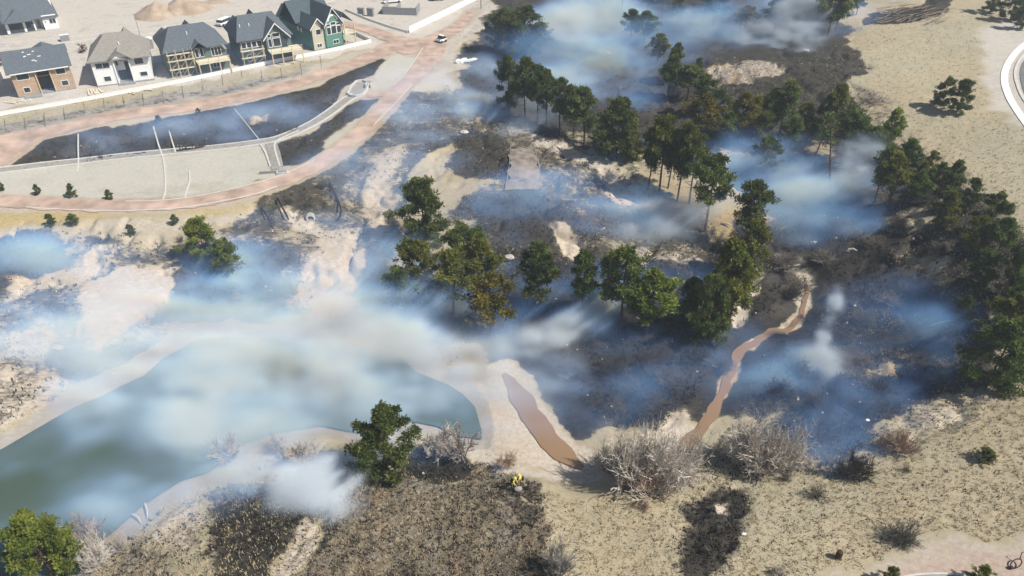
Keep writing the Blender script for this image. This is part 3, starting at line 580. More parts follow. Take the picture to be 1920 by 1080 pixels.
# channel with white kerbs through the basin
CHN = [(-100,330),(0,320),(150,303),(300,287),(480,268),(530,257),(580,235),(620,210),(652,186),(668,178)]
ribbon('concrete_channel', ln(CHN, .95), M['chan'], .09, 0, 4, label='grey channel strip between white kerbs through the basin')
def offset(P, o): 
    R = []
    for i_, p in enumerate(P):
        a = P[max(0, i_ - 1)]; b = P[min(len(P) - 1, i_ + 1)]; dx, dy = b[0] - a[0], b[1] - a[1]; L = math.hypot(dx, dy) or 1
        R.append((p[0] - dy / L * o, p[1] + dx / L * o, p[2]))
    return R
cp = ln(CHN, .17)
for s, lab in ((1.15, 'white kerb along the far side of the basin channel'), (-1.15, 'white kerb along the near side of the basin channel')):
    ribbon('kerb', offset(cp, s) , M['conc'], .16, 0, 2, thick=.3, label=lab)
ribbon('concrete_channel', ln([(508,268),(515,290),(521,318)], 1.05), M['chan'], .11, 0, 4, label='short channel spur running down to the outlet box')
for pp, lab in (([(488,271),(497,285),(507,312)], 'white kerb left of the channel spur'), ([(560,246),(524,262),(515,272),(518,290),(525,312)], 'white kerb curving right of the channel spur')):
    ribbon('kerb', ln(pp, .16), M['conc'], .18, 0, 2, thick=.3, label=lab)
for pp, lab in (([(-40,96),(60,88),(175,74),(300,62),(430,46),(560,20),(650,-8)], 'pale kerb of the unfinished street behind the houses'), ([(-40,84),(60,77),(150,68),(300,52),(400,38)], 'second pale kerb of the unfinished street behind the houses')):
    ribbon('kerb', ln(pp, .22), M['conc'], .12, .1, 2, thick=.2, label=lab)
for pp, w, lab in (
  ([(147,252),(147,283),(147,312),(144,323)], .11, 'pale pipe line crossing the left end of the basin'),
  ([(288,238),(297,270),(306,297),(310,330),(310,360),(306,374)], .13, 'long pale pipe line down the middle of the basin'),
  ([(315,236),(322,262),(330,287)], .12, 'short pale pipe line crossing the burnt basin'),
  ([(355,322),(356,340),(350,358),(347,371)], .11, 'short pale pipe line across the gravel to the path'),
  ([(440,205),(462,232),(486,262)], .07, 'faint pale pipe line across the burnt upper basin')):
    ribbon('pipe_line', ln(pp, w), M['conc'], .14, 0, 2, kind=None, thick=.12, label=lab, cat='pipe')
for pp, lab in (([(235,378),(290,377),(345,372),(430,356),(500,338),(560,315),(590,300)], 'thin pale edging on the far side of the red path'),
                ([(50,389),(130,394),(240,396),(330,391),(420,377),(480,364),(520,350)], 'thin pale edging on the near side of the red path'),
                ([(772,160),(745,190),(722,213),(700,236)], 'pale edging on the uphill bend of the red path'),
                ([(793,90),(775,118),(755,143),(738,160)], 'pale edging beside the gravel triangle')):
    ribbon('path_edging', ln(pp, .10), M['conc'], .13, 0, 2, thick=.1, label=lab)
for pp, lab in (([(490,390),(500,405),(513,432)], 'dark erosion roll low on the scorched slope'), ([(520,372),(530,390),(541,412)], 'dark erosion roll in the middle of the scorched slope'), ([(618,345),(632,372),(640,398),(634,412)], 'dark erosion roll curving above the culvert')):
    ribbon('erosion_roll', ln(pp, .13), M['char'], .16, .03, 2, kind=None, thick=.16, label=lab, cat='erosion roll')
for k_ in range(17):
    a_ = 8 + k_ * 37; y_ = 226 - (a_ / 700) * 138 + 6*math.sin(k_)
    ribbon('seam', ln([(a_, y_ - 1 + .0), (a_ + 3, y_ + 22)], .06), M['mulch'], .05, .03, 2, kind='structure', thick=.03, label='dark seam across the mulch strip below the white fence')
# ramp of boards / dirt track on the plateau
P = smooth_line([(*at(972,238)[:2], 2.0), (*at(980,280)[:2], 2.2), (*at(983,320)[:2], 2.7), (*at(981,356)[:2], 3.0)], 1.0)
ribbon('dirt_track', P, M['pathwarm'], .09, .5, 6, label='straight tan dirt ramp on the smoky plateau')
for s in (-1, 1):
    ribbon('edge_board', [(p[0] + s * (p[2] + .05), p[1], .05) for p in P[int(len(P)*.35):]], M['chan'], .18, .05, 2, kind=None, thick=.2, label='pale board along the %s edge of the dirt ramp' % ('left' if s < 0 else 'right'), cat='board')
# far road with pavement
arc = [(1960,40),(1930,72),(1900,98),(1882,126),(1878,152),(1886,180),(1900,205),(1925,240),(1960,280)]
ribbon('pavement', ln([(a + 5, b) for a, b in arc], .62), M['white'], .12, 0, 4, thick=.2, label='broad white concrete pavement curving at the cul-de-sac')
ribbon('kerb', ln([(1960,75),(1932,92),(1912,112),(1903,135),(1907,160),(1920,188),(1950,222)], .22), M['conc'], .14, 0, 2, thick=.25, label='thin white kerb inside the curved pavement')
ribbon('road', ln([(1990,90),(1960,105),(1943,130),(1946,160),(1960,190),(1990,215)], 2.7), M['asphalt'], .09, 0, 8, label='grey asphalt edge of the cul-de-sac')
ribbon('kerb', ln([(1660,1092),(1710,1080),(1760,1077),(1810,1080),(1850,1090)], .1, .5), M['conc'], .16, 0, 2, thick=.25, label='thin white kerb at the bottom of the picture')
ribbon('road', ln([(1600,1150),(1680,1118),(1760,1108),(1840,1118),(1920,1150)], 1.35), M['asphalt'], .08, 0, 6, label='sliver of grey asphalt road beyond the near kerb')
# ---------------------------------------------------------------- houses
def wall_block(mb, x0, x1, y0, y1, z0, z1, gable=None, gh=0):
    mb.box(x0, x1, y0, y1, z0, z1)
    if gable == 'y':      # gable ends at front and back
        xm = (x0 + x1) / 2; mb.add([(x0,y0,z1),(x1,y0,z1),(xm,y0,z1+gh),(x0,y1,z1),(x1,y1,z1),(xm,y1,z1+gh)], [(0,1,2),(5,4,3),(0,2,5,3),(1,4,5,2)])
    if gable == 'x':
        ym = (y0 + y1) / 2; mb.add([(x0,y0,z1),(x0,y1,z1),(x0,ym,z1+gh),(x1,y0,z1),(x1,y1,z1),(x1,ym,z1+gh)], [(0,2,1),(3,4,5),(0,3,5,2),(1,2,5,4)])
def roof_gable(mb, x0, x1, y0, y1, z, h, axis, oh=.5, t=.22, hip=0.0):
    """two sloping slabs with thickness; axis is the direction of the ridge"""
    sl_ = h / ((y1 - y0) / 2 if axis == 'x' else (x1 - x0) / 2)
    ze = z - oh * sl_
    if axis == 'x':
        ym = (y0 + y1) / 2; a0, a1 = x0 - oh, x1 + oh; r0, r1 = a0 + hip, a1 - hip
        top = [(a0, y0-oh, ze), (a1, y0-oh, ze), (r1, ym, z+h), (r0, ym, z+h), (a0, y1+oh, ze), (a1, y1+oh, ze)]
    else:
        xm = (x0 + x1) / 2; b0, b1 = y0 - oh, y1 + oh; r0, r1 = b0 + hip, b1 - hip
        top = [(x0-oh, b1, ze), (x0-oh, b0, ze), (xm, r0, z+h), (xm, r1, z+h), (x1+oh, b1, ze), (x1+oh, b0, ze)]
    top = [(p[0], p[1], p[2] + t + .03) for p in top]; bot = [(p[0], p[1], p[2] - t) for p in top]
    b = 6
    fs = [(0,1,2,3), (3,2,5,4), (b+0,b+3,b+2,b+1), (b+3,b+4,b+5,b+2), (0,b+0,b+1,1), (5,b+5,b+4,4)]
    if hip > 0: fs += [(0,3,4), (1,5,2), (b+0,b+4,b+3), (b+1,b+2,b+5), (0,4,b+4,b+0), (1,b+1,b+5,5)]
    else: fs += [(0,3,b+3,b+0), (3,4,b+4,b+3), (1,b+1,b+2,2), (2,b+2,b+5,5)]
    mb.add(top + bot, fs)
def window(h, x, z, w, hh, y=0.0, side=None, frame='white', grid=1):
    """a framed window on a front wall at depth y (side=(x): on a side wall)"""
    f = MB(); fw = .1
    f.box(x, x+w, y-.07, y+.03, z, z+fw); f.box(x, x+w, y-.07, y+.03, z+hh-fw, z+hh)
    f.box(x, x+fw, y-.068, y+.03, z+fw, z+hh-fw); f.box(x+w-fw, x+w, y-.068, y+.03, z+fw, z+hh-fw)
    for g in range(1, grid): f.box(x+w*g/grid-.04, x+w*g/grid+.04, y-.066, y+.03, z+fw, z+hh-fw)
    o = f.build('window', M[frame], h)
    p = MB().box(x+fw, x+w-fw, y-.03, y+.02, z+fw, z+hh-fw).build('pane', M['glass'], o)
    return o
def frontline(a, b, dz=0):
    A = at(*a); B = at(*b); d = B - A; return A, math.atan2(d.y, d.x), math.hypot(d.x, d.y)
def post(mb, x, y, z0, z1, r=.09): mb.box(x-r, x+r, y-r, y+r, z0, z1)

def house_at(name, a, b, label, cat='house'):
    A, rz, w = frontline(a, b)
    zc = min(A.z, at(*b).z)
    h = empty(name, (A.x, A.y, zc), rz, label, cat, 'new houses behind the white fence'); return h, w
def foundation(h, w, d): MB().box(-.08, w+.08, -.08, d+.08, -1.6, .25).build('foundation', M['concgrey'], h)

# brown sheathed house
h, w = house_at('unfinished_house', (36,184), (143,166), 'unfinished tan and brown house with slate roof, leftmost whole house of the row')
D = 10.5; HW = 5.4; foundation(h, w, D)
b = MB(); b.box(0, w*.40, 0, D, .25, HW); b.box(w*.66, w, 0, D, .25, HW); b.box(w*.40, w*.66, 2.4, D, .25, HW); wall_block(b, 0, w, .02, D, HW, HW+.01, 'x', 2.6)
b.build('wall', M['osb'], h)
r = MB(); roof_gable(r, 0, w, 0, D, HW, 2.6, 'x', .7); r.build('roof', M['roof_slate'], h)
r = MB(); roof_gable(r, w*.35, w*.95, D*.55, D+2.5, HW, 1.5, 'y', .5); r.build('roof', M['roof_slate'], h)
MB().box(0.02, w-.02, -.74, -.70, HW-.45, HW-.22).build('fascia', M['white'], h)
window(h, w*.08, 3.5, 2.4, 1.5); window(h, w*.12, .8, 1.3, 1.2); window(h, w*.75, 3.5, 1.9, 1.5); window(h, w*.78, 1.0, 1.4, 1.2)
MB().box(w*.42, w*.64, 2.36, 2.42, .3, 2.9).build('opening_shade', M['dark'], h); MB().box(w*.43, w*.63, 2.36, 2.42, 3.2, 5.1).build('opening_shade', M['dark'], h)  # dark sheets on the solid back wall paint the shade of the bay
for x in (w*.405, w*.655):
    p = MB(); post(p, x, -.15, 0, HW, .1); p.build('post', M['lumber'], h)
MB().box(w*.1, w*.40, -1.6, -.1, 0, .3).build('slab', M['concgrey'], h)
for k_ in range(8):
    x, y = w*.28 + random.random()*w*.45, D*.12 + random.random()*D*.33; z = HW + 2.6 * y / (D/2) + .28
    MB().box(x, x+.35+.3*random.random(), y, y+.25, z, z+.12).build('shingle_bundle', M['white'], h)

# white house
h, w = house_at('white_house', (184,163), (289,150), 'white two storey house with warm grey hipped roof and a central shaded porch bay')
D = 12; HW = 5.6; foundation(h, w, D)
b = MB(); wall_block(b, 0, w*.38, 0, D, .25, HW); wall_block(b, w*.66, w, .4, D, .25, HW); b.box(w*.38, w*.66, 2.0, D, .25, HW); wall_block(b, w*.16, w*.66, .1, 2.0, HW-.02, HW, 'y', 0)
b.build('wall', M['white'], h)
r = MB(); roof_gable(r, 0, w, 0, D, HW, 3.6, 'x', .6, hip=4.2); r.build('roof', M['roof_grey'], h)
r = MB(); roof_gable(r, w*.30, w*.72, -.35, D*.5, HW-.25, 1.7, 'y', .5); r.build('roof', M['roof_grey'], h)
r = MB(); roof_gable(r, w*.02, w*.34, D*.6, D+2.2, HW-.1, 1.5, 'y', .4); r.build('roof', M['roof_grey'], h)
r = MB(); roof_gable(r, w*.45, w*.80, D*.5, D+3, HW, 2.6, 'y', .4, hip=1.6); r.build('roof', M['roof_grey'], h)
MB().add([(w*.31,-.30,HW-.1),(w*.71,-.30,HW-.1),(w*.51,-.30,HW+1.25)], [(0,1,2)]).add([(w*.31,.1,HW-.1),(w*.71,.1,HW-.1),(w*.51,.1,HW+1.25)], [(2,1,0)]).build('gable_panel', M['white'], h)
window(h, w*.06, 3.7, 2.9, 1.3, grid=2); window(h, w*.14, .9, 1.5, 1.2); window(h, w*.74, 3.7, 1.9, 1.4, y=.4); window(h, w*.78, 1.0, 1.6, 1.1, y=.4); window(h, w*.45, 4.3, 2.0, .6, y=2.0); window(h, w*.395, 3.4, .6, 1.4, y=2.0)
MB().box(w*.40, w*.655, 1.95, 1.99, .3, 2.4).build('opening_shade', M['dark'], h)  # dark sheet paints the shade at the back of the porch
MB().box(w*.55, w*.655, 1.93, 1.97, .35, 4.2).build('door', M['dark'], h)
MB().box(w*.37, w*.67, -1.0, 2.0, -.2, .27).build('slab', M['concgrey'], h)
for x in (w*.385, w*.655):
    p = MB(); post(p, x, -.1, 0.2, HW, .13); p.build('post', M['white'], h)
MB().tube((w*.55, D*.25, HW+1.9), (w*.55, D*.25, HW+2.6), .12, .12, 6, True).build('vent_pipe', M['white'], h)

def deck(h, x0, x1, d, z, n, rail=True, mats=('deck', 'lumber')):
    o = MB().box(x0, x1, -d, -.05, z-.25, z).build('deck', M[mats[0]], h)
    for i_ in range(n):
        x = x0 + .15 + (x1 - x0 - .3) * i_ / (n - 1); p = MB(); post(p, x, -d+.12, -.6, z-.25, .1); p.build('post', M[mats[1]], h)
    if rail:
        MB().box(x0, x1, -d+.02, -d+.12, z+.9, z+1.0).build('railing', M[mats[1]], h)
        for i_ in range(n):
            x = x0 + .15 + (x1 - x0 - .3) * i_ / (n - 1); p = MB(); post(p, x, -d+.12, z, z+.9, .06); p.build('post', M[mats[1]], h)
def scaffold(h, x0, x1, zs, n, y=-1.2):
    """pump-jack planks and poles along a wall"""
    for i_ in range(n):
        x = x0 + (x1 - x0) * i_ / (n - 1)
        for yy in (y, -.25):
            p = MB(); post(p, x, yy, -.5, zs[-1] + .9, .06); p.build('pole', M['lumber'], h)
    for z in zs:
        for q in range(3):
            MB().box(x0 - .3, x1 + .3, y + q * .3, y + q * .3 + .26, z, z + .06).build('plank', M['deck'], h)
    for i_ in range(n - 1):
        xa, xb = x0 + (x1 - x0) * i_ / (n - 1), x0 + (x1 - x0) * (i_ + 1) / (n - 1)
        for z0, z1 in zip([0] + zs[:-1], zs):
            MB().tube((xa, y, z0), (xb, y, z1), .04, .04, 4).build('brace', M['lumber'], h)

# green sheathed house with scaffolding
h, w = house_at('framed_house', (322,146), (432,128), 'green sheathed house under construction wrapped in scaffolding, grey hip roof')
D = 11.5; HW = 5.8; foundation(h, w, D)
b = MB(); b.box(0, w, 0, D, .25, HW); b.build('wall', M['greenwrap'], h)
r = MB(); roof_gable(r, 0, w, 0, D, HW, 3.4, 'x', .6, hip=3.2); r.build('roof', M['roof_slate'], h)
r = MB(); roof_gable(r, w*.0, w*.30, D*.5, D+1.8, HW, 1.7, 'y', .4, hip=1.0); r.build('roof', M['roof_slate'], h)
r = MB(); roof_gable(r, w*.42, w*.72, D*.5, D+2.6, HW, 2.6, 'y', .4, hip=1.5); r.build('roof', M['roof_slate'], h)
r = MB(); roof_gable(r, w*.44, w*.66, -.9, D*.4, HW, 1.2, 'y', .4); r.build('roof', M['roof_slate'], h)
for x, z, ww, hh, g in ((.47,3.5,.85,2.2,1),(.55,3.5,.85,2.2,1),(.04,3.6,1.2,1.4,1),(.14,3.6,1.2,1.4,1),(.24,3.6,1.6,1.4,2),(.06,.9,2,1.6,2),(.74,3.3,2.2,2,3),(.72,.7,1.6,2,2)): window(h, w*x, z, ww, hh, grid=g)
scaffold(h, w*.02, w*.42, [1.9, 3.7, 5.1], 4); deck(h, w*.45, w*.99, 3.2, 3.0, 4)
MB().tube((w*.93, -1.4, 5.9), (w*.99, -.2, 4.6), .28, .28, 4).build('roof_trim', M['white'], h)
MB().tube((w*.45, D*.28, HW+2.1), (w*.45, D*.28, HW+2.8), .12, .12, 6, True).build('vent_pipe', M['white'], h)

# house with big front gable and deck
h, w = house_at('gabled_house', (457,123), (551,108), 'green grey house with tall gabled window wall and pale raised deck')
D = 12.5; HW = 5.8; foundation(h, w, D)
b = MB(); b.box(0, w, 0, D, .25, HW); wall_block(b, w*.50, w*.92, -.8, 4, .25, HW, 'y', 2.7); b.build('wall', M['greenwrap'], h)
r = MB(); roof_gable(r, 0, w, 0, D, HW, 3.6, 'x', .6, hip=2.5); r.build('roof', M['roof_slate'], h)
r = MB(); roof_gable(r, w*.48, w*.94, -1.0, D*.6, HW, 3.0, 'y', .5); r.build('roof', M['roof_slate'], h)
r = MB(); roof_gable(r, w*.05, w*.35, D*.5, D+2, HW, 1.9, 'y', .4, hip=1.0); r.build('roof', M['roof_slate'], h)
r = MB(); roof_gable(r, w*.40, w*.66, D*.5, D+2.6, HW, 2.8, 'y', .4, hip=1.5); r.build('roof', M['roof_slate'], h)
for s in (0, 1):
    xa = (w*.48-.5, w*.71)[s]; xb = (w*.71, w*.94+.5)[s]; za = (HW-.4, HW+3.15)[s]; zb = (HW+3.15, HW-.4)[s]
    MB().add([(xa,-1.56,za),(xb,-1.56,zb),(xb,-1.56,zb-.3),(xa,-1.56,za-.3),(xa,-1.50,za),(xb,-1.50,zb),(xb,-1.50,zb-.3),(xa,-1.50,za-.3)], [(0,3,2,1),(4,5,6,7),(0,1,5,4),(3,7,6,2)]).build('fascia', M['white'], h)
for x, z, ww, hh in ((.535,3.4,.9,2.0),(.535,5.6,.9,.8),(.63,3.4,1.8,2.0),(.63,5.6,1.8,1.0)): window(h, w*x, z, ww, hh, y=-.8)
for x in (.03,.13,.23,.33): window(h, w*x, 3.8, 1.15, 1.4)
window(h, w*.1, .8, 2, 1.6, grid=2)
MB().box(w*.80, w*.90, -.86, -.82, 3.1, 5.4).build('opening_shade', M['dark'], h)  # dark sheet painted for the unlit room behind the deck
deck(h, w*.50, w*1.12, 4.2, 3.0, 4); scaffold(h, w*.01, w*.42, [1.8, 3.4], 3)
MB().tube((w*.3, D*.25, HW+1.9), (w*.3, D*.25, HW+2.6), .12, .12, 6, True).build('vent_pipe', M['white'], h)
MB().tube((w*.12, D*.25, HW+1.9), (w*.12, D*.25, HW+2.6), .12, .12, 6, True).build('vent_pipe', M['white'], h)

# green sided house
h, w = house_at('green_house', (590,96), (641,84), 'green sided house with dark roof, arched white gable and beige bay, rightmost of the row')
w *= 1.06; D = 17; HW = 5.8; foundation(h, w, D)
b = MB(); wall_block(b, 0, w*.40, .0, D, .25, HW-.4, 'y', 2.0); wall_block(b, w*.40, w, -.5, D, .25, HW, 'y', 3.0); b.build('wall', M['greensid'], h)
MB().box(.02, w*.39, -.06, 0.0, .25, HW-.3).add([(.02,-.06,HW-.3),(w*.39,-.06,HW-.3),(w*.2,-.06,HW+1.4)],[(0,1,2)]).build('bay_front', M['beige'], h)
r = MB(); roof_gable(r, w*.38, w, -.5, D, HW, 3.6, 'y', .6); r.build('roof', M['roof_dark'], h)
r = MB(); roof_gable(r, -.1, w*.42, -.1, D, HW-.4, 2.1, 'y', .5); r.build('roof', M['roof_dark'], h)
r = MB(); roof_gable(r, -.8, w+.6, D*.35, D*.8, HW+.1, 3.9, 'x', .4); r.build('roof', M['roof_dark'], h)
r = MB(); roof_gable(r, w*.98, w*1.42, 1.5, 9, HW-.6, 1.8, 'y', .5); r.build('roof', M['roof_dark'], h)
cx_ = w*.70
ar = MB()
for i_ in range(9):
    a0 = math.pi*i_/9; a1 = math.pi*(i_+1)/9
    ar.add([(cx_+1.5*math.cos(a0),-.62,HW+.6+1.5*math.sin(a0)),(cx_+1.5*math.cos(a1),-.62,HW+.6+1.5*math.sin(a1)),(cx_+1.05*math.cos(a1),-.62,HW+.6+1.05*math.sin(a1)),(cx_+1.05*math.cos(a0),-.62,HW+.6+1.05*math.sin(a0)),
            (cx_+1.5*math.cos(a0),-.50,HW+.6+1.5*math.sin(a0)),(cx_+1.5*math.cos(a1),-.50,HW+.6+1.5*math.sin(a1)),(cx_+1.05*math.cos(a1),-.50,HW+.6+1.05*math.sin(a1)),(cx_+1.05*math.cos(a0),-.50,HW+.6+1.05*math.sin(a0))], [(0,1,2,3),(0,4,5,1),(3,2,6,7)])
ar.build('gable_arch', M['white'], h)
for x, z, ww, hh in ((.46,3.2,1.2,1.8),(.61,3.2,1.5,2.0),(.80,3.2,1.3,1.8),(.46,5.1,1.2,.7),(.61,5.3,1.5,.8),(.80,5.1,1.3,.7)): window(h, w*x, z, ww, hh, y=-.5)
window(h, w*.62, .8, 1.7, 1.0, y=-.5, grid=2); window(h, w*.10, .6, 1.4, 1.0, y=-.06, grid=2); window(h, w*.12, 3.6, 1.4, 1.4, y=-.06)
for x0_, x1_, z0_, z1_ in ((-.7, w*.19, HW-.5, HW+1.9), (w*.19, w*.42, HW+1.9, HW-.2), (w*.36, w*.69, HW-.5, HW+3.8), (w*.69, w*1.05, HW+3.8, HW-.5)):
    yy = -.75 if x1_ < w*.43 else -1.15
    MB().add([(x0_,yy,z0_),(x1_,yy,z1_),(x1_,yy,z1_-.28),(x0_,yy,z0_-.28),(x0_,yy+.06,z0_),(x1_,yy+.06,z1_),(x1_,yy+.06,z1_-.28),(x0_,yy+.06,z0_-.28)], [(0,3,2,1),(4,5,6,7),(0,1,5,4),(3,7,6,2)]).build('fascia', M['white'], h)
sw = MB(); sw.box(-.06, -.01, 5, 5.8, 3.4, 4.6); sw.box(-.06, -.01, 6.6, 7.4, 3.4, 4.6); sw.build('side_window', M['white'], h)
MB().box(w*1.0, w*1.40, -1.2, 2.2, 2.6, 2.85).build('deck', M['deck'], h)
for x in (w*1.03, w*1.38):
    p = MB(); post(p, x, -1.0, -.3, HW-.7, .12); p.build('post', M['lumber'], h)

# far white house with garages
h, w = house_at('garage_house', (16,66), (112,52), 'low white house with two dark open garages and slate roof behind the row')
D = 13; HW = 3.2; foundation(h, w, D)
b = MB(); b.box(0, w*.56, 0, D, .1, HW); b.box(w*.56, w*.72, 1.6, D, .1, HW); wall_block(b, w*.72, w, -.4, D, .1, HW+.3, 'x', 3.5); b.build('wall', M['white'], h)
MB().box(w*.06, w*.33, -.06, -.02, .12, 2.6).build('garage_shade', M['dark'], h); MB().box(w*.38, w*.53, -.06, -.02, .12, 2.6).build('garage_shade', M['dark'], h)  # dark sheets paint the unlit inside of the open garages, no doors modelled
MB().box(w*.60, w*.67, 1.53, 1.58, .12, 2.6).build('door', M['concgrey'], h)
window(h, w*.84, 1.4, 1.6, 1.3, y=-.4, grid=2); window(h, w*.75, 1.8, .5, .5, y=-.4)
r = MB(); roof_gable(r, 0, w, -.2, D, HW+.15, 4.2, 'x', .6, hip=1.5); r.build('roof', M['roof_slate'], h)
r = MB(); roof_gable(r, w*.02, w*.5, -.9, D*.4, HW-.1, 2.2, 'y', .35, hip=1.5); r.build('roof', M['roof_slate'], h)
MB().box(w*.82, w*.88, D*.5, D*.5+1.4, HW+2.6, HW+5.2).build('chimney', M['white'], h)

# the house cut by the left edge
A = at(8, 152); h = empty('white_house', (A.x, A.y, A.z), math.radians(34), 'white side wall of a house cut off by the left edge', 'house', 'new houses behind the white fence')
wall_block(b := MB(), -12, 0, 0, 10, -1, 5.0, 'x', 3.0); b.build('wall', M['white'], h)
r = MB(); roof_gable(r, -12, 0, 0, 10, 5.0, 3.0, 'x', .6); r.build('roof', M['roof_slate'], h); window(h, -3.4, 3, 1.8, 1.3); window(h, -3.4, .8, 1.8, 1.3)

# ---------------------------------------------------------------- white fences
def fence(Ppx, hh, label, spacing=2.4, picket=False):
    Q = []
    L = ln(Ppx, 0, .5, False); acc = 0; Q = [L[0]]
    for a_, b_ in zip(L[:-1], L[1:]):
        acc += math.hypot(b_[0]-a_[0], b_[1]-a_[1])
        if acc >= spacing: Q.append(b_); acc = 0
    Q.append(L[-1])
    o0 = Q[0]; root = empty('white_fence', (o0[0], o0[1], float(hgt(o0[0], o0[1]))), 0, label, 'fence')
    ox, oy, oz = root.location
    pm_ = MB().box(-.07,.07,-.07,.07,-.4,hh+.12).mesh('post', M['white'])
    for p in Q:
        z = float(hgt(p[0], p[1])); link('post', pm_, root, (p[0]-ox, p[1]-oy, z-oz))
    for a_, b_ in zip(Q[:-1], Q[1:]):
        za, zb = float(hgt(a_[0], a_[1]))-oz, float(hgt(b_[0], b_[1]))-oz; dx, dy = b_[0]-a_[0], b_[1]-a_[1]; L_ = math.hypot(dx, dy) or 1; ux, uy = dx/L_, dy/L_; nx_, ny_ = -uy*.03, ux*.03
        for z0, z1, nme in ((.06, hh, 'panel'), (hh, hh+.09, 'rail')):
            k_ = 1 if nme == 'panel' else 2.2
            vs = []
            for (px_, py_, z) in ((a_[0]+ux*.07, a_[1]+uy*.07, za), (b_[0]-ux*.07, b_[1]-uy*.07, zb)):
                for s in (-1, 1):
                    for zz in (z0, z1): vs.append((px_-ox+nx_*s*k_, py_-oy+ny_*s*k_, z+zz))
            MB().add(vs, [(0,1,5,4),(2,6,7,3),(1,3,7,5),(0,4,6,2),(0,2,3,1),(4,5,7,6)]).build(nme, M['white'], root)
    return root
fence([(-60,231),(0,218),(160,190),(340,156),(520,118),(640,94),(696,80)], .85, 'long white fence behind the row of houses, bordering the mulch strip')
fence([(696,80),(668,66),(640,60)], .85, 'short return of white fence beside the green house')
fence([(768,62),(830,32),(905,-6)], 1.6, 'white fence rising from its corner post towards the top of the picture')
fence([(648,20),(690,38),(730,52),(765,62)], .5, 'thin low fence running down to the corner below the grey foundation')

# foundations, boxes, vehicles and building clutter
def place(name, px, py, rz, label, cat, group=None):
    v = at(px, py); return empty(name, (v.x, v.y, v.z), rz, label, cat, group)
t = place('concrete_foundation', 720, 27, math.radians(-5), 'grey concrete foundation walls left of the dark car', 'foundation')
for k_, (x0_, x1_, y0_, y1_) in enumerate(((0, 3.6, -.15, .15), (3.6, 9, -.15, .15), (-.3, 0, -.15, 6), (9, 9.3, -.15, 5), (3.5, 3.8, .15, 5))):
    MB().box(x0_, x1_, y0_, y1_, -.3, 2.1 if k_ != 1 else 1.9).build('wall_section', M['concgrey'], t)
for px, lab in ((676, 'left of two grey block boxes above the thin fence'), (694, 'right and taller of two grey block boxes above the thin fence')):
    t = place('utility_box', px, 27 if px < 690 else 31, math.radians(-20), lab, 'box', 'grey boxes above the thin fence')
    MB().box(-.9, .9, 0, .9, -.2, 1.5 if px < 690 else 2.0).build('cabinet', M['concgrey'], t); MB().box(-1.0, 1.0, -.06, 1.0, 1.55 if px < 690 else 2.05, 1.68 if px < 690 else 2.18).build('lid', M['metal'], t)
def vehicle(px, py, rz, body, label, cat, L=4.8, pick=True, name='pickup_truck'):
    t = place(name, px, py, rz, label, cat); W_ = 1.9
    b = MB(); b.box(-L/2, L/2, -W_/2, W_/2, .45, .95); b.build('body', M[body], t)
    c = MB(); x0_, x1_ = (L*.02, L*.36) if not pick else (-L*.02, L*.28)
    if not pick: x0_ = -L*.36
    c.add([(x0_-.3,-.9,.95),(x1_+.5,-.9,.95),(x1_+.5,.9,.95),(x0_-.3,.9,.95),(x0_,-.75,1.6),(x1_,-.75,1.6),(x1_,.75,1.6),(x0_,.75,1.6)], [(0,1,5,4),(1,2,6,5),(2,3,7,6),(3,0,4,7)]); c.build('windows', M['glass'], t)
    MB().box(x0_, x1_, -.76, .76, 1.6, 1.68).build('roof', M[body], t)
    if pick: MB().box(-L/2+.1, -L*.1, -.75, .75, .955, .99).build('bed', M['dark'], t)
    wm_ = MB().tube((0,-.12,0),(0,.12,0),.36,.36,12,True).mesh('wheel', M['tyre'])
    for x in (-L*.32, L*.32):
        for y in (-.88, .88): link('wheel', wm_, t, (x, y, .36))
    return t
vehicle(736, 5, math.radians(20), 'white', 'white pickup truck behind the grey foundation walls', 'truck', 5.4)
vehicle(820, 0, math.radians(15), 'rust', 'small dark car at the very top beside the white fence', 'car', 4.2, False, 'parked_car')
vehicle(827, 79, math.radians(50), 'white', 'small white utility cart parked on the dirt near the path junction', 'cart', 2.3, True, 'utility_cart')
vehicle(421, 46, math.radians(70), 'white', 'white van parked behind the gabled house', 'van', 5.0, False, 'parked_van')
t = place('dumpster', 123, 76, math.radians(30), 'dark dumpster with pale lid beside the dirt road', 'dumpster')
MB().box(-1,1,-.7,.7,0,1.3).build('bin', M['concgrey'], t); MB().box(-1.05,1.05,.1,.75,1.3,1.42).build('lid', M['white'], t); MB().box(-1.02,1.02,-.73,-.70,.5,.7).build('rib', M['metal'], t)
t = place('portable_toilet', 281, 90, math.radians(30), 'white roofed portable toilet between the white house and the scaffolded house', 'toilet')
MB().box(-.9,.9,-.9,.9,0,2.2).build('cabin', M['concgrey'], t); MB().box(-1,1,-1,1,2.2,2.45).build('roof', M['white'], t); MB().box(-.4,.4,-.94,-.9,.1,2).build('door', M['metal'], t)
t = place('red_trailer', 13, 112, math.radians(30), 'faded red trailer beside the cut off white house', 'trailer')
MB().box(-1.5,1.5,-.9,.9,.5,1.7).build('box', M['red'], t); wm_ = MB().tube((0,-.1,0),(0,.1,0),.32,.32,10,True).mesh('wheel', M['tyre'])
for x in (-.7,.7):
    for y in (-.95,.95): link('wheel', wm_, t, (x,y,.32))
MB().tube((1.5,0,.5),(2.6,0,.4),.06,.06,5,True).build('drawbar', M['metal'], t)
t = place('timber_frames', 156, 98, .3, 'heap of dark timber frames between the tan house and the white house', 'timber heap')
for k_ in range(14):
    a = random.random()*3; r_ = 1.2
    MB().tube((-r_*math.cos(a)+random.random()*.5, -r_*math.sin(a), .1+.1*k_), (r_*math.cos(a), r_*math.sin(a), .5+.12*k_), .07, .07, 4, True).build('beam', M['rust'], t)
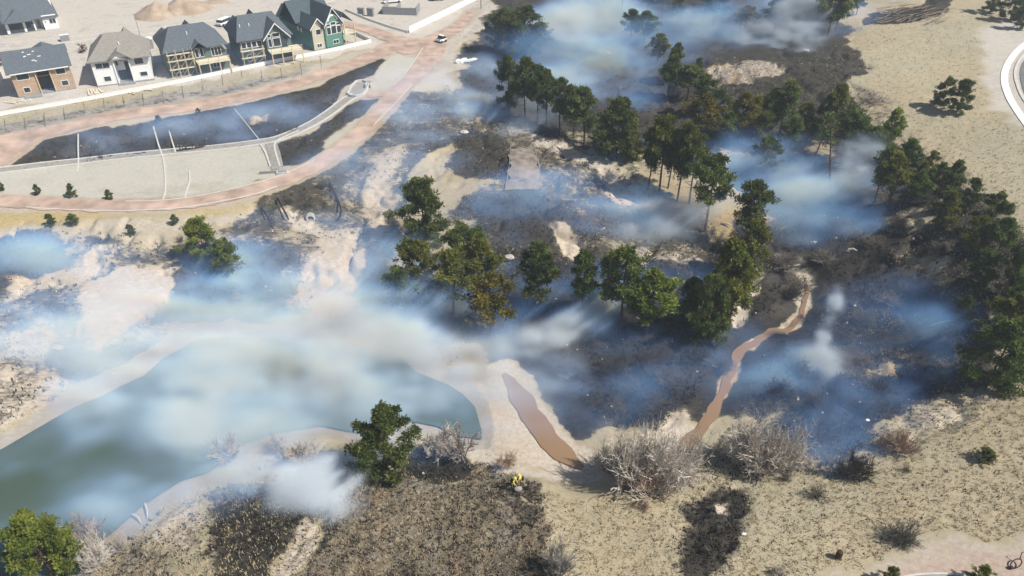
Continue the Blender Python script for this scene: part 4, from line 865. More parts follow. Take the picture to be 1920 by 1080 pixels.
def lumber(px, py, rz, n, L, label, m='pile'):
    t = place('lumber_stack', px, py, rz, label, 'lumber', 'lumber beside the houses')
    for k_ in range(n):
        a = (random.random()-.5)*.5; x = (k_%5-2)*.55; z = .04+.08*(k_//5)
        dx, dy = math.sin(a)*L/2, math.cos(a)*L/2; wx = .16
        MB().add([(x-dx-wx,-dy,z),(x-dx+wx,-dy,z),(x+dx+wx,dy,z),(x+dx-wx,dy,z),(x-dx-wx,-dy,z+.07),(x-dx+wx,-dy,z+.07),(x+dx+wx,dy,z+.07),(x+dx-wx,dy,z+.07)], [(0,3,2,1),(4,5,6,7),(0,1,5,4),(1,2,6,5),(2,3,7,6),(3,0,4,7)]).build('board', M[m], t)
lumber(177,172,.6,12,3.6,'fanned boards lying at the corner of the white house')
lumber(252,172,1.2,8,2.6,'small loose boards in front of the white house')
lumber(281,166,1.5,9,2.6,'scattered boards between the white house and the scaffolded house')
lumber(27,190,1.2,7,3.0,'pale sheets lying before the tan house')
lumber(51,187,.9,4,2.6,'narrow pale boards leaning before the tan house','deck')
lumber(340,-2,1.2,6,3,'boards near the soil heap at the top')
t = place('utility_pole', 263, 67, 0, 'thin grey pole standing behind the white house', 'pole')
MB().tube((0,0,-.5),(0,0,5.5),.10,.07,6,True).build('shaft', M['metal'], t); MB().box(-.3,.3,-.05,.05,5.2,5.3).build('crossarm', M['metal'], t)
t = place('sign_post', 902, 16, 0, 'dark post with a small plate at the top edge, its shadow to the left', 'post')
MB().tube((0,0,-.5),(0,0,3.8),.12,.10,6,True).build('shaft', M['bark'], t); MB().box(-.35,.35,-.14,-.10,3.2,3.8).build('plate', M['metal'], t)
# heaps of soil
def heap(px, py, rx, ry, hh, label, seed):
    v = at(px, py); mb = MB(); n, m_ = 40, 14; vs = []; fs = []
    for j in range(m_ + 1):
        for i_ in range(n):
            a = 2*math.pi*i_/n; t_ = j/m_; wob = 1 + .22*mnoise.noise(Vector((math.cos(a)*1.5, math.sin(a)*1.5, seed)))
            x, y = v.x + math.cos(a)*rx*t_*wob, v.y + math.sin(a)*ry*t_*wob
            z = float(hgt(x, y)) - .15 + hh * max(0, 1 - t_)**.85 * (1 + .3*mnoise.noise(Vector((x*.3, y*.3, seed)))) + .15*mnoise.noise(Vector((x*.9,y*.9,seed)))
            vs.append((x, y, z))
    for j in range(m_):
        for i_ in range(n): fs.append((j*n+i_, (j+1)*n+i_, (j+1)*n+(i_+1)%n, j*n+(i_+1)%n))
    mb.add(vs, fs); return tag(mb.build('soil_heap', M['dirtpile'], smooth=True), label, 'soil heap', 'heaps of soil at the top left')
heap(296, 26, 6.5, 7, 3.4, 'greyish cone of heaped soil behind the houses', 3); heap(345, 18, 7, 8, 3.6, 'tan heap of soil just right of the grey cone', 9)
heap(405, 4, 4.5, 2.6, 1.2, 'small dark heap of rubble at the top edge', 5)

# white tarps by the path
t = place('white_tarp', 872, 117, .3, 'crumpled white tarps at the edge of the smoky pines', 'tarp')
for k_, (dx, dy, s) in enumerate(((-1.2,0,1.1),(0,.5,1.0),(1.0,.1,.8),(2.0,.6,.7))):
    mb = MB(); mb.ball((dx*1.2,dy,.25), s, (1.1,.7,.55), 9, 6, 0, .5); mb.build('fold', M['fabric'], t)
t = place('white_shed', 1256, 176, 0.15, 'small pale shed behind a dark trunk among the top pines', 'shed')
MB().box(-1.1,1.1,-.8,.8,0,2.2).build('wall', M['conc'], t); r = MB(); roof_gable(r, -1.1,1.1,-.8,.8,2.2,.5,'x',.2,.06); r.build('roof', M['white'], t); MB().box(-.2,.7,-.84,-.8,.1,1.9).build('door', M['metal'], t)

# concrete forebay at the end of the channel
v0 = at(672, 168)
t = empty('concrete_forebay', (v0.x, v0.y, v0.z), 0, 'pale concrete forebay basin at the upper end of the channel', 'drainage basin')
ringpx = [(652,178),(660,163),(668,155),(680,153),(689,157),(692,162),(687,172),(680,180),(668,183),(658,182)]
R_ = [at(*p) for p in ringpx]
for a_, b_ in zip(R_, R_[1:] + R_[:1]):
    dx, dy = b_.x-a_.x, b_.y-a_.y; L_ = math.hypot(dx, dy); nx_, ny_ = -dy/L_*.14, dx/L_*.14
    vs = []
    for p in (a_, b_):
        for s in (-1, 1):
            for z in (-.2, .55): vs.append((p.x-v0.x+nx_*s, p.y-v0.y+ny_*s, p.z-v0.z+z))
    MB().add(vs, [(0,1,5,4),(2,6,7,3),(1,3,7,5),(0,4,6,2),(0,2,3,1),(4,5,7,6)]).build('wall', M['conc'], t)
MB().add([(p.x-v0.x, p.y-v0.y, p.z-v0.z+.12) for p in R_], [tuple(range(len(R_)))[::-1]]).build('floor', M['chan'], t)
for dx in (-.5, .6): MB().box(1.9+dx, 2.15+dx, .6, 2.4, .1, .9).build('baffle', M['conc'], t)
MB().box(1.5, 2.9, 2.2, 2.5, .1, 1.3).build('headwall', M['conc'], t)
# outlet box at the red path
t = place('outlet_box', 530, 325, .1, 'pale concrete outlet box with grating where the channel spur meets the path', 'drain')
MB().box(-1.0,1.0,-.5,.5,-.3,.35).build('box', M['conc'], t); MB().box(-.75,.75,-.35,.35,.35,.42).build('grating', M['metal'], t)
MB().box(-4.0,-1.0,.15,.35,-.3,.42).build('wing_wall', M['concgrey'], t)
for k_ in range(3): MB().box(-.8,.8,.9+k_*.5,1.0+k_*.5,0,.22).build('step', M['conc'], t)
# culvert mouth
v0 = at(583, 414); t = empty('culvert', (v0.x, v0.y, v0.z), math.radians(10), 'pale round culvert mouth on the burnt slope below the red path', 'culvert')
mb = MB(); n = 20
rings = []
for (r0_, y0_, z0_) in ((1.75,.9,1.5),(1.9,.2,1.15),(1.35,-.3,.85),(1.05,.5,.95)):
    rings.append([(r0_*math.cos(2*math.pi*i_/n), y0_ + .55*r0_*math.sin(2*math.pi*i_/n), z0_ + .75*r0_*math.sin(2*math.pi*i_/n)) for i_ in range(n)])
for k_ in range(3): mb.add([(.4*a_,.4*b_,.4*c_) for a_,b_,c_ in rings[k_] + rings[k_+1]], [(i_, (i_+1)%n, n+(i_+1)%n, n+i_) for i_ in range(n)])
mb.build('collar', M['dullconc'], t, smooth=True)
MB().add([(.4*p[0]*1.02, .4*p[1]+.02, .4*p[2]) for p in rings[3]], [tuple(range(n))]).build('opening_shade', M['dark'], t)  # dark disc closes the collar and paints the shade inside the pipe

# ---------------------------------------------------------------- pines
def pine_mesh(seed, start=.35, full=1.0, puffs=170, dens=42, spread=.30, lean=0.0, dead=.0, conic=.0):
    """unit tree 10 m tall; crown radius about spread*10"""
    rr = random.Random(seed); H = 10.0; T = MB(); C_ = []
    cx_, cy_ = rr.uniform(-.25, .25), rr.uniform(-.25, .25)
    def axis(z): t_ = z / H; return Vector((cx_*math.sin(t_*3)+lean*t_*t_*3, cy_*math.sin(t_*2.6), z))
    n = 12
    for i_ in range(n):
        z0, z1 = H*.97*i_/n, H*.97*(i_+1)/n; T.tube(axis(z0) if i_ else (0,0,-.6), axis(z1), .19*(1-.86*z0/H), .19*(1-.86*z1/H), 6)
    T.tube((0,0,-.3), axis(.5), .30, .18, 7)
    limbs = []
    nb = int(44 * full)
    for i_ in range(nb):
        t_ = start + (1 - start) * ((i_ + rr.random()) / nb)
        u = (t_ - start) / (1 - start)
        prof = (math.sin(math.pi * min(1, (u*.80+.20)))**.85) * (1-conic) * (1.08-.22*u) + conic * (1-u*.9)
        R = spread * H * prof * rr.uniform(.42, 1.2) + .15
        az = rr.random()*6.283; up = rr.uniform(-.10,.30) + u*.45
        p0 = axis(t_*H*.96); p1 = p0 + Vector((math.cos(az)*R, math.sin(az)*R, R*up)); pm2 = (p0+p1)/2 + Vector((0,0,-.05*R))
        T.tube(p0, pm2, .055*(1-u*.6), .035, 4); T.tube(pm2, p1, .035, .012, 3)
        limbs.append((p0, pm2, p1, R, u))
    for i_ in range(int(12 + 34*dead)):        # dead lower limbs
        t_ = rr.uniform(.16 if not dead else .2, start + (.12 if not dead else .7)); az = rr.random()*6.283; R = rr.uniform(.5, 1.5)*(1+dead*.5)
        p0 = axis(min(t_, .95)*H); p1 = p0 + Vector((math.cos(az)*R, math.sin(az)*R, R*rr.uniform(-.2,.25))); T.tube(p0, p1, .035, .01, 3)
        p2 = p1 + Vector((rr.uniform(-.5,.5), rr.uniform(-.5,.5), rr.uniform(-.1,.5))); T.tube((p0+p1)/2, p2, .018, .006, 3)
    V = []; Fc = []
    tot = int(puffs*full)
    for k_ in range(tot):
        p0, pm2, p1, R, u = rr.choice(limbs); s = rr.uniform(.55, 1.05)
        c = p0.lerp(p1, s) + Vector((rr.gauss(0,.22), rr.gauss(0,.22), rr.gauss(.05,.14)))
        pr = rr.uniform(.42,.85)*(1-.25*u)
        nn = int(dens*rr.uniform(.6,1.2))
        for _ in range(nn):
            d = Vector((rr.gauss(0,1), rr.gauss(0,1), rr.gauss(.25,.75))).normalized(); q = c + d*pr*rr.uniform(.2,1.0)
            e = (d + Vector((rr.gauss(0,.4), rr.gauss(0,.4), rr.gauss(.1,.4)))).normalized(); f_ = e.orthogonal().normalized(); f_ = (Matrix.Rotation(rr.random()*6.28, 3, e) @ f_)
            ll = rr.uniform(.24,.46); w_ = rr.uniform(.08,.15); b_ = len(V)
            V += [tuple(q - f_*w_), tuple(q + f_*w_), tuple(q + e*ll)]; Fc.append((b_, b_+1, b_+2))
    tm = T.mesh('trunk', M['bark'])
    cm = bpy.data.meshes.new('crown'); cm.from_pydata(V, [], Fc); cm.materials.append(M['needle'])
    return tm, cm, spread*H
PK = {'round': [pine_mesh(s, .10, 1.15, 330, 46, .40) for s in (1, 2, 3)],
      'tall': [pine_mesh(s, .36, 1.0, 200, 42, .25) for s in (11, 12, 13, 14)],
      'high': [pine_mesh(s, .42, .9, 190, 42, .25) for s in (21, 22, 23)],
      'thin': [pine_mesh(s, .34, .9, 150, 38, .27, dead=.5) for s in (31, 32, 33)],
      'snag': [pine_mesh(s, .66, .5, 26, 22, .20, dead=1.0) for s in (41, 42, 43)],
      'cone': [pine_mesh(s, .08, 1.0, 240, 40, .30, conic=.75) for s in (51, 52)]}
GREEN, OLIVE, DEEP, BRIGHT, BROWN, GREY = (1.05,1.05,.9,1), (1.35,1.12,.75,1), (.88,.98,.82,1), (1.55,1.5,.95,1), (1.5,1.0,.62,1), (.95,.95,.95,1)
tree_i = 0
def pine(bx, by, ty, wpx, kind, tint, label, group='pines in the burnt valley', lean=0.0, name='pine_tree'):
    global tree_i
    v = at(bx, by); hh = max(1.2, height_to(v, ty)); wm_ = wpx * depth_of(v) / FPX
    lst = PK[kind]; tm, cm, r0_ = lst[tree_i % len(lst)]; tree_i += 1
    root = empty(name, (v.x, v.y, gz(v.x, v.y) - .05), random.random()*6.28, label, 'tree', group)
    root.rotation_euler = (lean * .3, lean, random.random()*6.28)
    wm_ *= (.86 if kind in ('tall', 'high') else .94) * (.9 if group == 'pines on the shaded ridge slope' else 1)
    sx = wm_ / (2 * r0_ * .92); sz = hh / 10.2; root.scale = (sx, sx, sz)
    a = link('trunk', tm, root); c = link('crown', cm, root)
    j = random.uniform(.85, 1.15) * (1.3 if group == 'pines on the shaded ridge slope' else 1.08); c.color = (tint[0]*j, tint[1]*j, tint[2]*j, 1)
    if kind == 'snag': a.data = tm
    return root
# --- knoll beside the pond
kn = 'pines on the knoll beside the pond'
pine(795,452,336,100,'round',GREEN,'dense dark pine at the top of the pond-side cluster, nearest the pale slope',kn)
pine(870,500,414,88,'round',GREEN,'broad bright-topped pine right of the densest cluster pine',kn)
pine(905,560,440,70,'tall',OLIVE,'olive pine squeezed behind the broad one on the right flank of the cluster',kn)
pine(782,560,449,100,'round',OLIVE,'rusty-topped broad pine in the middle of the smoky cluster',kn)
pine(762,585,495,55,'tall',DEEP,'small pine leaning left over the pond smoke',kn, -.18)
pine(920,634,515,85,'thin',BROWN,'scorched thin brown-green pine standing in front of the knoll cluster',kn)
pine(850,590,470,70,'thin',OLIVE,'half hidden thin pine low in the blue shade of the cluster',kn)
pine(1006,580,455,76,'tall',GREY,'grey green pine alone right of the cluster on the knoll',kn)
pine(1088,598,473,54,'high',DEEP,'narrow dark pine with bare lower trunk on the knoll edge',kn)
pine(1165,612,462,90,'thin',GREEN,'wide open-crowned pine on the knoll edge left of a yellowish one',kn)
pine(1212,628,505,84,'tall',BRIGHT,'yellow-green pine at the foot of the knoll beside the open-crowned one',kn)
pine(1140,560,475,45,'thin',DEEP,'slim dark pine tucked behind the open-crowned pine',kn)
pine(1318,644,520,84,'round',GREEN,'lowest dark bushy pine above the pale rocky bank',kn)
pine(1350,620,448,96,'cone',OLIVE,'big conical pine in front of the pale rock patch',kn)
pine(1368,600,470,62,'tall',BRIGHT,'sunlit olive pine on the right flank of the big conical one',kn)
pine(1290,600,520,50,'tall',DEEP,'small dark pine left of the big conical pine',kn)
pine(1398,520,398,74,'thin',OLIVE,'open olive pine with a forked trunk above the pale rock patch',kn)
pine(1395,470,332,66,'high',GREEN,'tall pine topping the olive one, right of the smoke drift',kn)
pine(1322,432,288,74,'high',GREEN,'tall slender pine with dead lower limbs beside the white smoke drift',kn)
# --- edge of plateau, diagonal belt
eb = 'pines along the edge of the smoky plateau'
pine(955,210,106,52,'round',DEEP,'leftmost shaded pine of the belt beside the tarps',eb)
pine(985,222,104,50,'high',GREEN,'second pine of the belt with a tall dark trunk',eb)
pine(1008,228,118,42,'high',DEEP,'third pine of the belt, slim, with bare trunk',eb)
pine(1025,233,125,40,'high',GREEN,'slender pine of the belt just left of the pine over the white ash',eb)
pine(1050,244,138,46,'high',GREEN,'pine of the belt standing over pale ash with straight trunk',eb)
pine(1096,268,165,58,'tall',GREEN,'pine of the belt with a leaning forked trunk',eb,.12)
pine(1075,250,150,40,'tall',BRIGHT,'narrow bright pine between the straight and the leaning one',eb)
pine(1155,298,182,84,'round',GREEN,'large full pine in the middle of the belt, long shadow to its left',eb)
pine(1135,285,235,60,'round',DEEP,'low dark bushy growth under the large full pine',eb)
pine(1186,300,240,50,'round',OLIVE,'low olive growth on the right of the large full pine',eb)
pine(1215,352,235,48,'high',OLIVE,'left pine of the thick-trunked trio over the blue shadow',eb)
pine(1236,360,217,62,'high',OLIVE,'middle pine of the trio with the thickest trunk',eb)
pine(1252,352,244,46,'high',DEEP,'right pine of the trio over the blue shadow',eb)
pine(1270,374,228,54,'high',OLIVE,'tall pine with thin trunk just right of the trio',eb)
pine(1292,382,250,56,'high',GREEN,'smoky pine with hidden foot right of the trio',eb)
pine(1310,268,178,66,'tall',BROWN,'rust tinged pine below the pale debris slope',eb)
# --- top forest
tf = 'smoky pines at the top of the picture'
pine(928,92,24,42,'round',GREY,'leftmost hazy pine at the top beside the dirt road',tf)
pine(948,98,16,50,'tall',GREY,'hazy pine second from the road at the top',tf)
pine(972,104,12,54,'round',GREEN,'tall hazy pine in the middle of the left top stand',tf)
pine(990,106,6,50,'tall',GREY,'tall hazy pine with thin dark trunk right of the middle of the top stand',tf)
pine(1012,100,40,44,'thin',OLIVE,'yellowish hazy pine ending the left top stand',tf)
pine(1165,48,-40,30,'snag',BROWN,'bare thin trunk at the top edge, first of three',tf)
pine(1180,20,-50,34,'thin',DEEP,'dark thin pine crossing the top edge beside a bare trunk',tf)
pine(1213,26,-34,44,'tall',GREY,'hazy pine crossing the top edge above the small pair',tf)
pine(1241,36,-50,34,'thin',GREY,'straight trunked hazy pine at the top edge',tf)
pine(1269,48,-6,38,'thin',GREY,'faint pine with pale smoke behind at the top edge',tf)
pine(1181,87,18,36,'high',DEEP,'left of the small pair casting shade into the smoke',tf)
pine(1208,82,22,42,'tall',GREEN,'right of the small pair casting shade into the smoke',tf)
pine(1232,117,60,40,'tall',OLIVE,'rounded small pine below the small pair',tf)
pine(1262,150,74,42,'cone',GREEN,'pointed dense pine in front of the pale shed',tf)
pine(1252,182,96,36,'high',DEEP,'dark trunked pine rising before the pale shed',tf)
pine(1309,135,98,22,'cone',DEEP,'tiny pointed pine on the debris slope',tf)
pine(1290,185,120,56,'tall',GREEN,'dense pine right of the pale shed',tf)
pine(1312,215,140,50,'tall',DEEP,'shaded pine beneath the debris slope',tf)
pine(1336,48,-20,48,'tall',GREY,'hazy broad pine left of the bright smoke at the top',tf)
pine(1322,30,-40,40,'thin',GREY,'taller faint pine behind the hazy broad one',tf)
pine(1396,62,10,44,'thin',BROWN,'burnt dark pine standing in the bright smoke',tf)
pine(1386,55,14,30,'snag',BROWN,'bare blackened pine touching the burnt dark one',tf)
pine(1450,60,-6,44,'tall',GREEN,'green pine rising from the bright smoke',tf)
pine(1552,68,-30,56,'tall',GREEN,'big dark pine right of the bright smoke column',tf)
pine(1566,60,-24,44,'high',GREEN,'companion of the big dark pine beside the bright smoke',tf)
pine(1605,28,-14,26,'thin',GREEN,'small thin pine left of the brush pile',tf)
pine(1530,25,-40,36,'thin',DEEP,'faint pine behind the bright smoke column',tf)
# --- ridge
rd = 'pines on the shaded ridge slope'
pine(1385,262,172,56,'tall',BROWN,'brown tinged pine at the left start of the ridge',rd)
pine(1408,255,170,48,'thin',OLIVE,'open pine second from the left on the ridge',rd)
pine(1440,248,160,50,'tall',DEEP,'dark pine on the ridge left of the tallest dark crown',rd)
pine(1462,250,148,58,'tall',GREEN,'tallest dark crown on the upper ridge',rd)
pine(1500,262,190,50,'round',OLIVE,'olive bushy pine on the ridge below the debris field',rd)
pine(1520,310,196,50,'snag',DEEP,'leaning bare pine rising out of the blue smoke',rd,.10)
pine(1552,268,158,48,'tall',OLIVE,'sunlit slim pine at the edge of the pale meadow grass',rd)
pine(1575,300,195,60,'tall',DEEP,'dark pine behind the leaning burnt one',rd)
pine(1556,362,222,64,'snag',DEEP,'burnt pine with bare branches leaning right in the smoke',rd,.22)
pine(1600,300,215,50,'high',DEEP,'very dark pine above the white smoke puff',rd)
pine(1640,378,270,46,'thin',DEEP,'thin dark pine right of the white smoke puff',rd)
pine(1668,386,285,60,'high',OLIVE,'pine with a slanting trunk on the shaded slope',rd,.10)
pine(1690,335,262,50,'round',DEEP,'low dark pine in the middle of the shaded slope',rd)
pine(1664,280,204,50,'cone',BRIGHT,'bright green pine at the tip of the pale meadow edge',rd)
pine(1735,330,274,42,'round',OLIVE,'small rounded olive pine on the rim of the meadow',rd)
pine(1780,362,298,44,'cone',GREEN,'pointed green pine on the rim casting a black shadow',rd)
pine(1765,425,358,56,'round',OLIVE,'shaded olive pine below the pointed rim pine',rd)
pine(1848,438,355,58,'round',GREEN,'full green pine on the rim near the right edge',rd)
pine(1895,555,440,84,'round',DEEP,'large dark pine against the right edge',rd)
pine(1830,540,470,60,'round',DEEP,'small dark pine in the shade left of the large edge pine',rd)
pine(1882,645,552,84,'round',OLIVE,'layered olive pine above the biggest dark one',rd)
pine(1850,722,598,128,'round',DEEP,'biggest dark pine at the corner of the burnt valley',rd)
pine(1432,322,256,70,'round',GREY,'smoke veiled pine in the middle of the blue valley smoke',rd)
for bx, by, ty, w_, kd, tn, lb in ((1345,225,165,44,'round',DEEP,'shaded pine below the debris slope, left end of the ridge'),(1362,270,205,46,'tall',DEEP,'dark slim pine left of the brown tinged one on the ridge'),(1425,275,205,50,'round',OLIVE,'olive pine low in front of the ridge crest'),
   (1480,285,215,46,'tall',DEEP,'black green pine under the tallest ridge crown'),(1535,265,180,46,'round',DEEP,'dark pine tucked behind the sunlit slim one'),(1590,250,200,44,'round',OLIVE,'olive bushy pine at the meadow tongue'),(1625,310,235,50,'tall',DEEP,'dark pine between the white puff and the meadow'),
   (1640,300,240,44,'round',DEEP,'low dark pine just below the bright green tip pine'),(1700,300,255,40,'round',OLIVE,'olive pine on the rim above the shaded slope'),(1712,385,320,46,'tall',DEEP,'dark pine in the thick of the shaded slope'),(1755,352,305,40,'round',DEEP,'dark pine left of the pointed rim pine'),
   (1810,395,335,44,'round',DEEP,'dark pine on the rim between the pointed and the full green one'),(1820,470,405,56,'round',OLIVE,'olive pine below the full green rim pine'),(1868,480,410,50,'tall',DEEP,'dark pine just left of the right edge on the rim'),(1905,600,520,60,'round',DEEP,'dark pine half cut by the right edge'),(1800,600,545,40,'round',DEEP,'small black green pine in the valley corner shade'),
   (1500,60,0,40,'tall',DEEP,'dark hazy pine inside the bright smoke at the top'),(1480,30,-30,40,'thin',GREY,'faint hazy pine crossing the top edge in smoke'),(1355,20,-40,36,'tall',DEEP,'dark hazy pine at the top edge left of the burnt one')):
    pine(bx, by, ty, w_, kd, tn, lb, rd if by > 100 else tf)
# --- isolated
pine(1764,200,144,40,'round',GREEN,'left of the pair of pines standing alone in the tan meadow','pair of pines in the meadow')
pine(1793,212,149,46,'round',GREEN,'right of the pair of pines standing alone in the tan meadow','pair of pines in the meadow')
pine(1856,24,-22,38,'round',GREEN,'spreading pine at the top right of the meadow','pines at the top right corner')
pine(1893,38,-20,46,'round',DEEP,'taller dark pine at the top right corner','pines at the top right corner')
pine(1912,54,2,34,'round',GREEN,'lowest pine touching the right edge at the top','pines at the top right corner')
pine(728,892,762,112,'round',GREEN,'large green pine alone beside the lower shore smoke','pines on the near shore')
pine(104,1085,962,124,'round',(1.25,1.2,.8,1),'bright round pine at the lower left over the pond','pines on the near shore')
pine(388,492,412,76,'round',BRIGHT,'bright green pine on the left bank above blue smoke','pines on the left bank')
pine(432,520,440,60,'thin',GREY,'pale smoky pine just below the bright green one on the left bank','pines on the left bank')
pine(1846,862,842,34,'round',OLIVE,'tiny dark green bush on the pale right meadow','small evergreens',name='evergreen_bush')
pine(1665,1092,1066,34,'round',OLIVE,'small bush cut by the lower edge left of the kerb','small evergreens',name='evergreen_bush')
pine(1832,1095,1064,40,'round',BRIGHT,'bright green bush cut by the lower edge right of the kerb','small evergreens',name='evergreen_bush')
sg = 'young conifers planted along the red path'
for bx, by, ty, w_, tn, lb in ((2,358,338,16,GREY,'sapling at the left edge of the gravel'),(73,365,345,15,GREY,'second sapling from the left on the gravel'),(137,369,344,18,DEEP,'third sapling from the left on the gravel, fullest of them'),
   (206,373,355,16,DEEP,'sapling on the gravel nearest the long pipe line'),(97,423,399,20,DEEP,'left sapling on the golden grass'),(138,422,402,24,GREY,'right sapling on the golden grass, bluish and bushy'),
   (246,438,416,18,GREY,'faded sapling on the pale slope'),(330,421,402,18,DEEP,'small dark sapling left of the bright bank pine'),(298,228,210,16,GREY,'grey sapling on the upper path edge'),(373,216,204,12,GREY,'tiny sapling on the upper path edge')):
    pine(bx, by, ty, w_, 'cone', tn, lb, sg, name='sapling')

# ---------------------------------------------------------------- bare shrubs
def shrub_mesh(seed, stems=16, L=1.0, wide=.75, thick=.03, twigs=6, low=False):
    rr = random.Random(seed); T = MB()
    def grow(p, d, l_, r_, lvl):
        q = p + d*l_*.5 + Vector((rr.gauss(0,.04), rr.gauss(0,.04), 0))*l_; e = q + (d + Vector((rr.gauss(0,.25), rr.gauss(0,.25), rr.gauss(.08,.15)))).normalized()*l_*.5
        T.tube(p, q, r_, r_*.7, 3); T.tube(q, e, r_*.7, r_*.35, 3)
        if lvl < 2:
            for _ in range(twigs):
                s = rr.uniform(.25, 1.0); b_ = p.lerp(e, s); dd = (d + Vector((rr.gauss(0,.8), rr.gauss(0,.8), rr.gauss(.12,.5)))).normalized()
                grow(b_, dd, l_*rr.uniform(.35,.6), r_*.5, lvl+1)
    for _ in range(stems):
        a = rr.random()*6.283; t_ = rr.uniform(.15, 1)*wide; d = Vector((math.cos(a)*t_, math.sin(a)*t_, rr.uniform(.22, .9))).normalized()
        grow(Vector((rr.gauss(0,.12), rr.gauss(0,.12), -.03)), d, L*rr.uniform(.5,.85), thick, 0)
    return T.mesh('branches', M['twig'])
SH = {'thick': [shrub_mesh(s, 34, 1.0, 1.1, .022, 7) for s in (1, 2, 3)], 'tree': [shrub_mesh(s, 9, 1.05, .9, .034, 10) for s in (4, 5, 6)], 'low': [shrub_mesh(s, 34, .9, 1.9, .020, 5) for s in (7, 8)]}
sh_i = 0
def shrub(bx, by, ty, wpx, kind, tint, label, group, name='bare_shrub'):
    global sh_i
    v = at(bx, by); hh = max(.5, height_to(v, ty)); wm_ = wpx*depth_of(v)/FPX; me_ = SH[kind][sh_i % len(SH[kind])]; sh_i += 1
    root = empty(name, (v.x, v.y, gz(v.x, v.y)-.05), random.random()*6.28, label, 'shrub', group)
    k_ = {'thick': 1.7, 'tree': 1.5, 'low': 2.0}[kind]; root.scale = (wm_/k_, wm_/k_, hh/{'thick':1.05,'tree':1.25,'low':.8}[kind])
    o = link('branches', me_, root); o.color = (*tint, 1); return root
gw = (2.2,2.15,2.1); gd = (1.6,1.5,1.42); gb = (1.35,1.05,.85); gk = (.2,.19,.18)
ns = 'bare shrubs along the near bank'
for a_ in ((862,862,782,62,'tree',gd,'bare spreading tree right of the large shore pine, right of two'),(822,855,782,74,'tree',gw,'bare pale tree right of the large shore pine, left of two'),(948,872,832,44,'tree',gb,'small reddish bare shrub by the sandbar foot'),
   (1165,902,800,104,'thick',gw,'left part of the great grey thicket by the creek mouth'),(1215,908,790,124,'thick',gw,'centre of the great grey thicket by the creek mouth'),(1262,900,798,100,'thick',gw,'right part of the great grey thicket beside the stream end'),
   (1190,915,858,92,'thick',gb,'brownish low thicket in front of the great grey one'),(1140,880,826,56,'thick',gd,'dark end of the thicket next to the muddy creek'),(1248,925,880,60,'low',gb,'reddish scrub fringe at the foot of the thicket'),
   (1385,868,782,96,'thick',gw,'left grey bare tree on the stream right bank'),(1432,885,778,104,'tree',gd,'tall grey bare tree on the stream right bank with dark trunk'),(1470,875,790,80,'thick',gw,'right grey bare shrub beside the blue smoke'),
   (1345,850,810,46,'low',gd,'small dark shrub beside the end of the stream'),(1603,890,846,74,'thick',gk,'dark brown dense bush at the smoke edge on the right'),(1690,845,805,64,'thick',gb,'brown shrub on the crest right of the smoke'),(1648,840,806,40,'low',gb,'small brown scrub left of the crest shrub'),
   (1050,1076,1016,70,'thick',(.8,.82,.85),'round smoke-grey bush near the lower edge'),(1687,1015,976,66,'thick',(.62,.62,.6),'round grey bush on the right meadow above the dirt'),(1532,930,904,52,'low',(.6,.58,.52),'low grey bush below the blue smoke'),
   (1470,900,880,30,'low',(.7,.65,.6),'little grey shrub on the pale crest'),(1208,955,935,36,'low',gb,'small dry shrub on the pale grass'),(1698,882,868,26,'low',(.7,.6,.4),'small tan shrub on the right slope'),
   (165,1010,945,76,'tree',(1.3,1.15,1.05),'bare tan tree behind the bright round pine'),(185,1060,1000,60,'thick',gw,'pale scrub at the right foot of the bright round pine'),(230,1030,990,40,'low',gd,'dark scrub on the lower left bank'),
   (432,862,800,62,'tree',gd,'bare tree faint in the smoke on the sandy shore'),(578,866,800,56,'tree',gd,'bare tree in smoke left of the large shore pine'),(520,850,815,40,'tree',gd,'small bare tree faint in smoke on the shore'),
   (1460,1079,1056,30,'tree',gd,'little bare shrub at the lower edge'),(1745,205,196,12,'low',gd,'scrub under the pair of meadow pines'),(1640,188,168,70,'low',gd,'dark fallen brush at the meadow edge')):
    shrub(*a_, ns if a_[1] > 700 else 'scrub on the meadow')
# dark brush in the burnt valley
BR = ['right of the pale rock patch', 'above the head of the muddy stream', 'in the valley middle below white pebbles', 'above the narrow smoke column, top of three', 'just right of the narrow smoke column top', 'close below the narrow smoke column', 'right of the smoke column foot', 'between the smoke column and the tan brush patch', 'on the grey rise above the stream head', 'beside the narrow smoke column on its left', 'below the open-crowned knoll pine', 'at the foot of the yellow-green knoll pine', 'in the middle of the flat below the knoll', 'beside the pale twisted branch', 'above the great thicket, far left', 'left edge of the flat by the sandbar', 'right above the great grey thicket', 'under the bright puff by the pond', 'left of the stream bend', 'on the right of the stream middle', 'right of the stream, above grey bare trees', 'above the low blue smoke on the right', 'in the blue smoke above the dark brown bush', 'beside the tiny white rock in blue smoke', 'on the tan brush patch right side', 'right of the upper stream, in open black ground', 'left of the black tree shadows', 'against the black shadow of the ridge', 'at the foot of the ridge pines', 'below the drifting valley smoke', 'in the blue smoke under the bare leaning pine', 'between two shaded ridge pines', 'high on the shaded ridge near the rim', 'beside the pale tan brush on the ridge', 'in the smoke left of the white pebbles']
SR = ['lowest left, just right of the bright bank pine', 'right of the bright bank pine, above the smoke', 'in the gully left of the culvert', 'in the smoke below the bright bank pine', 'first dark one below the red path', 'left above the culvert mouth', 'among pale stones above the culvert', 'at the edge of the golden slope', 'on the grey slope above the culvert', 'high on the slope under the path bend', 'close left of the curved erosion roll', 'between the two straight erosion rolls']
vb = 'charred brush in the burnt valley'
names_ = ['under the pale rocks','beside the stream bend','below the white smoke puff','at the foot of the ridge','near the narrow smoke column','in the open burnt flat','beside the knoll shade','on the grey ash rise','at the valley corner']
rr = random.Random(5)
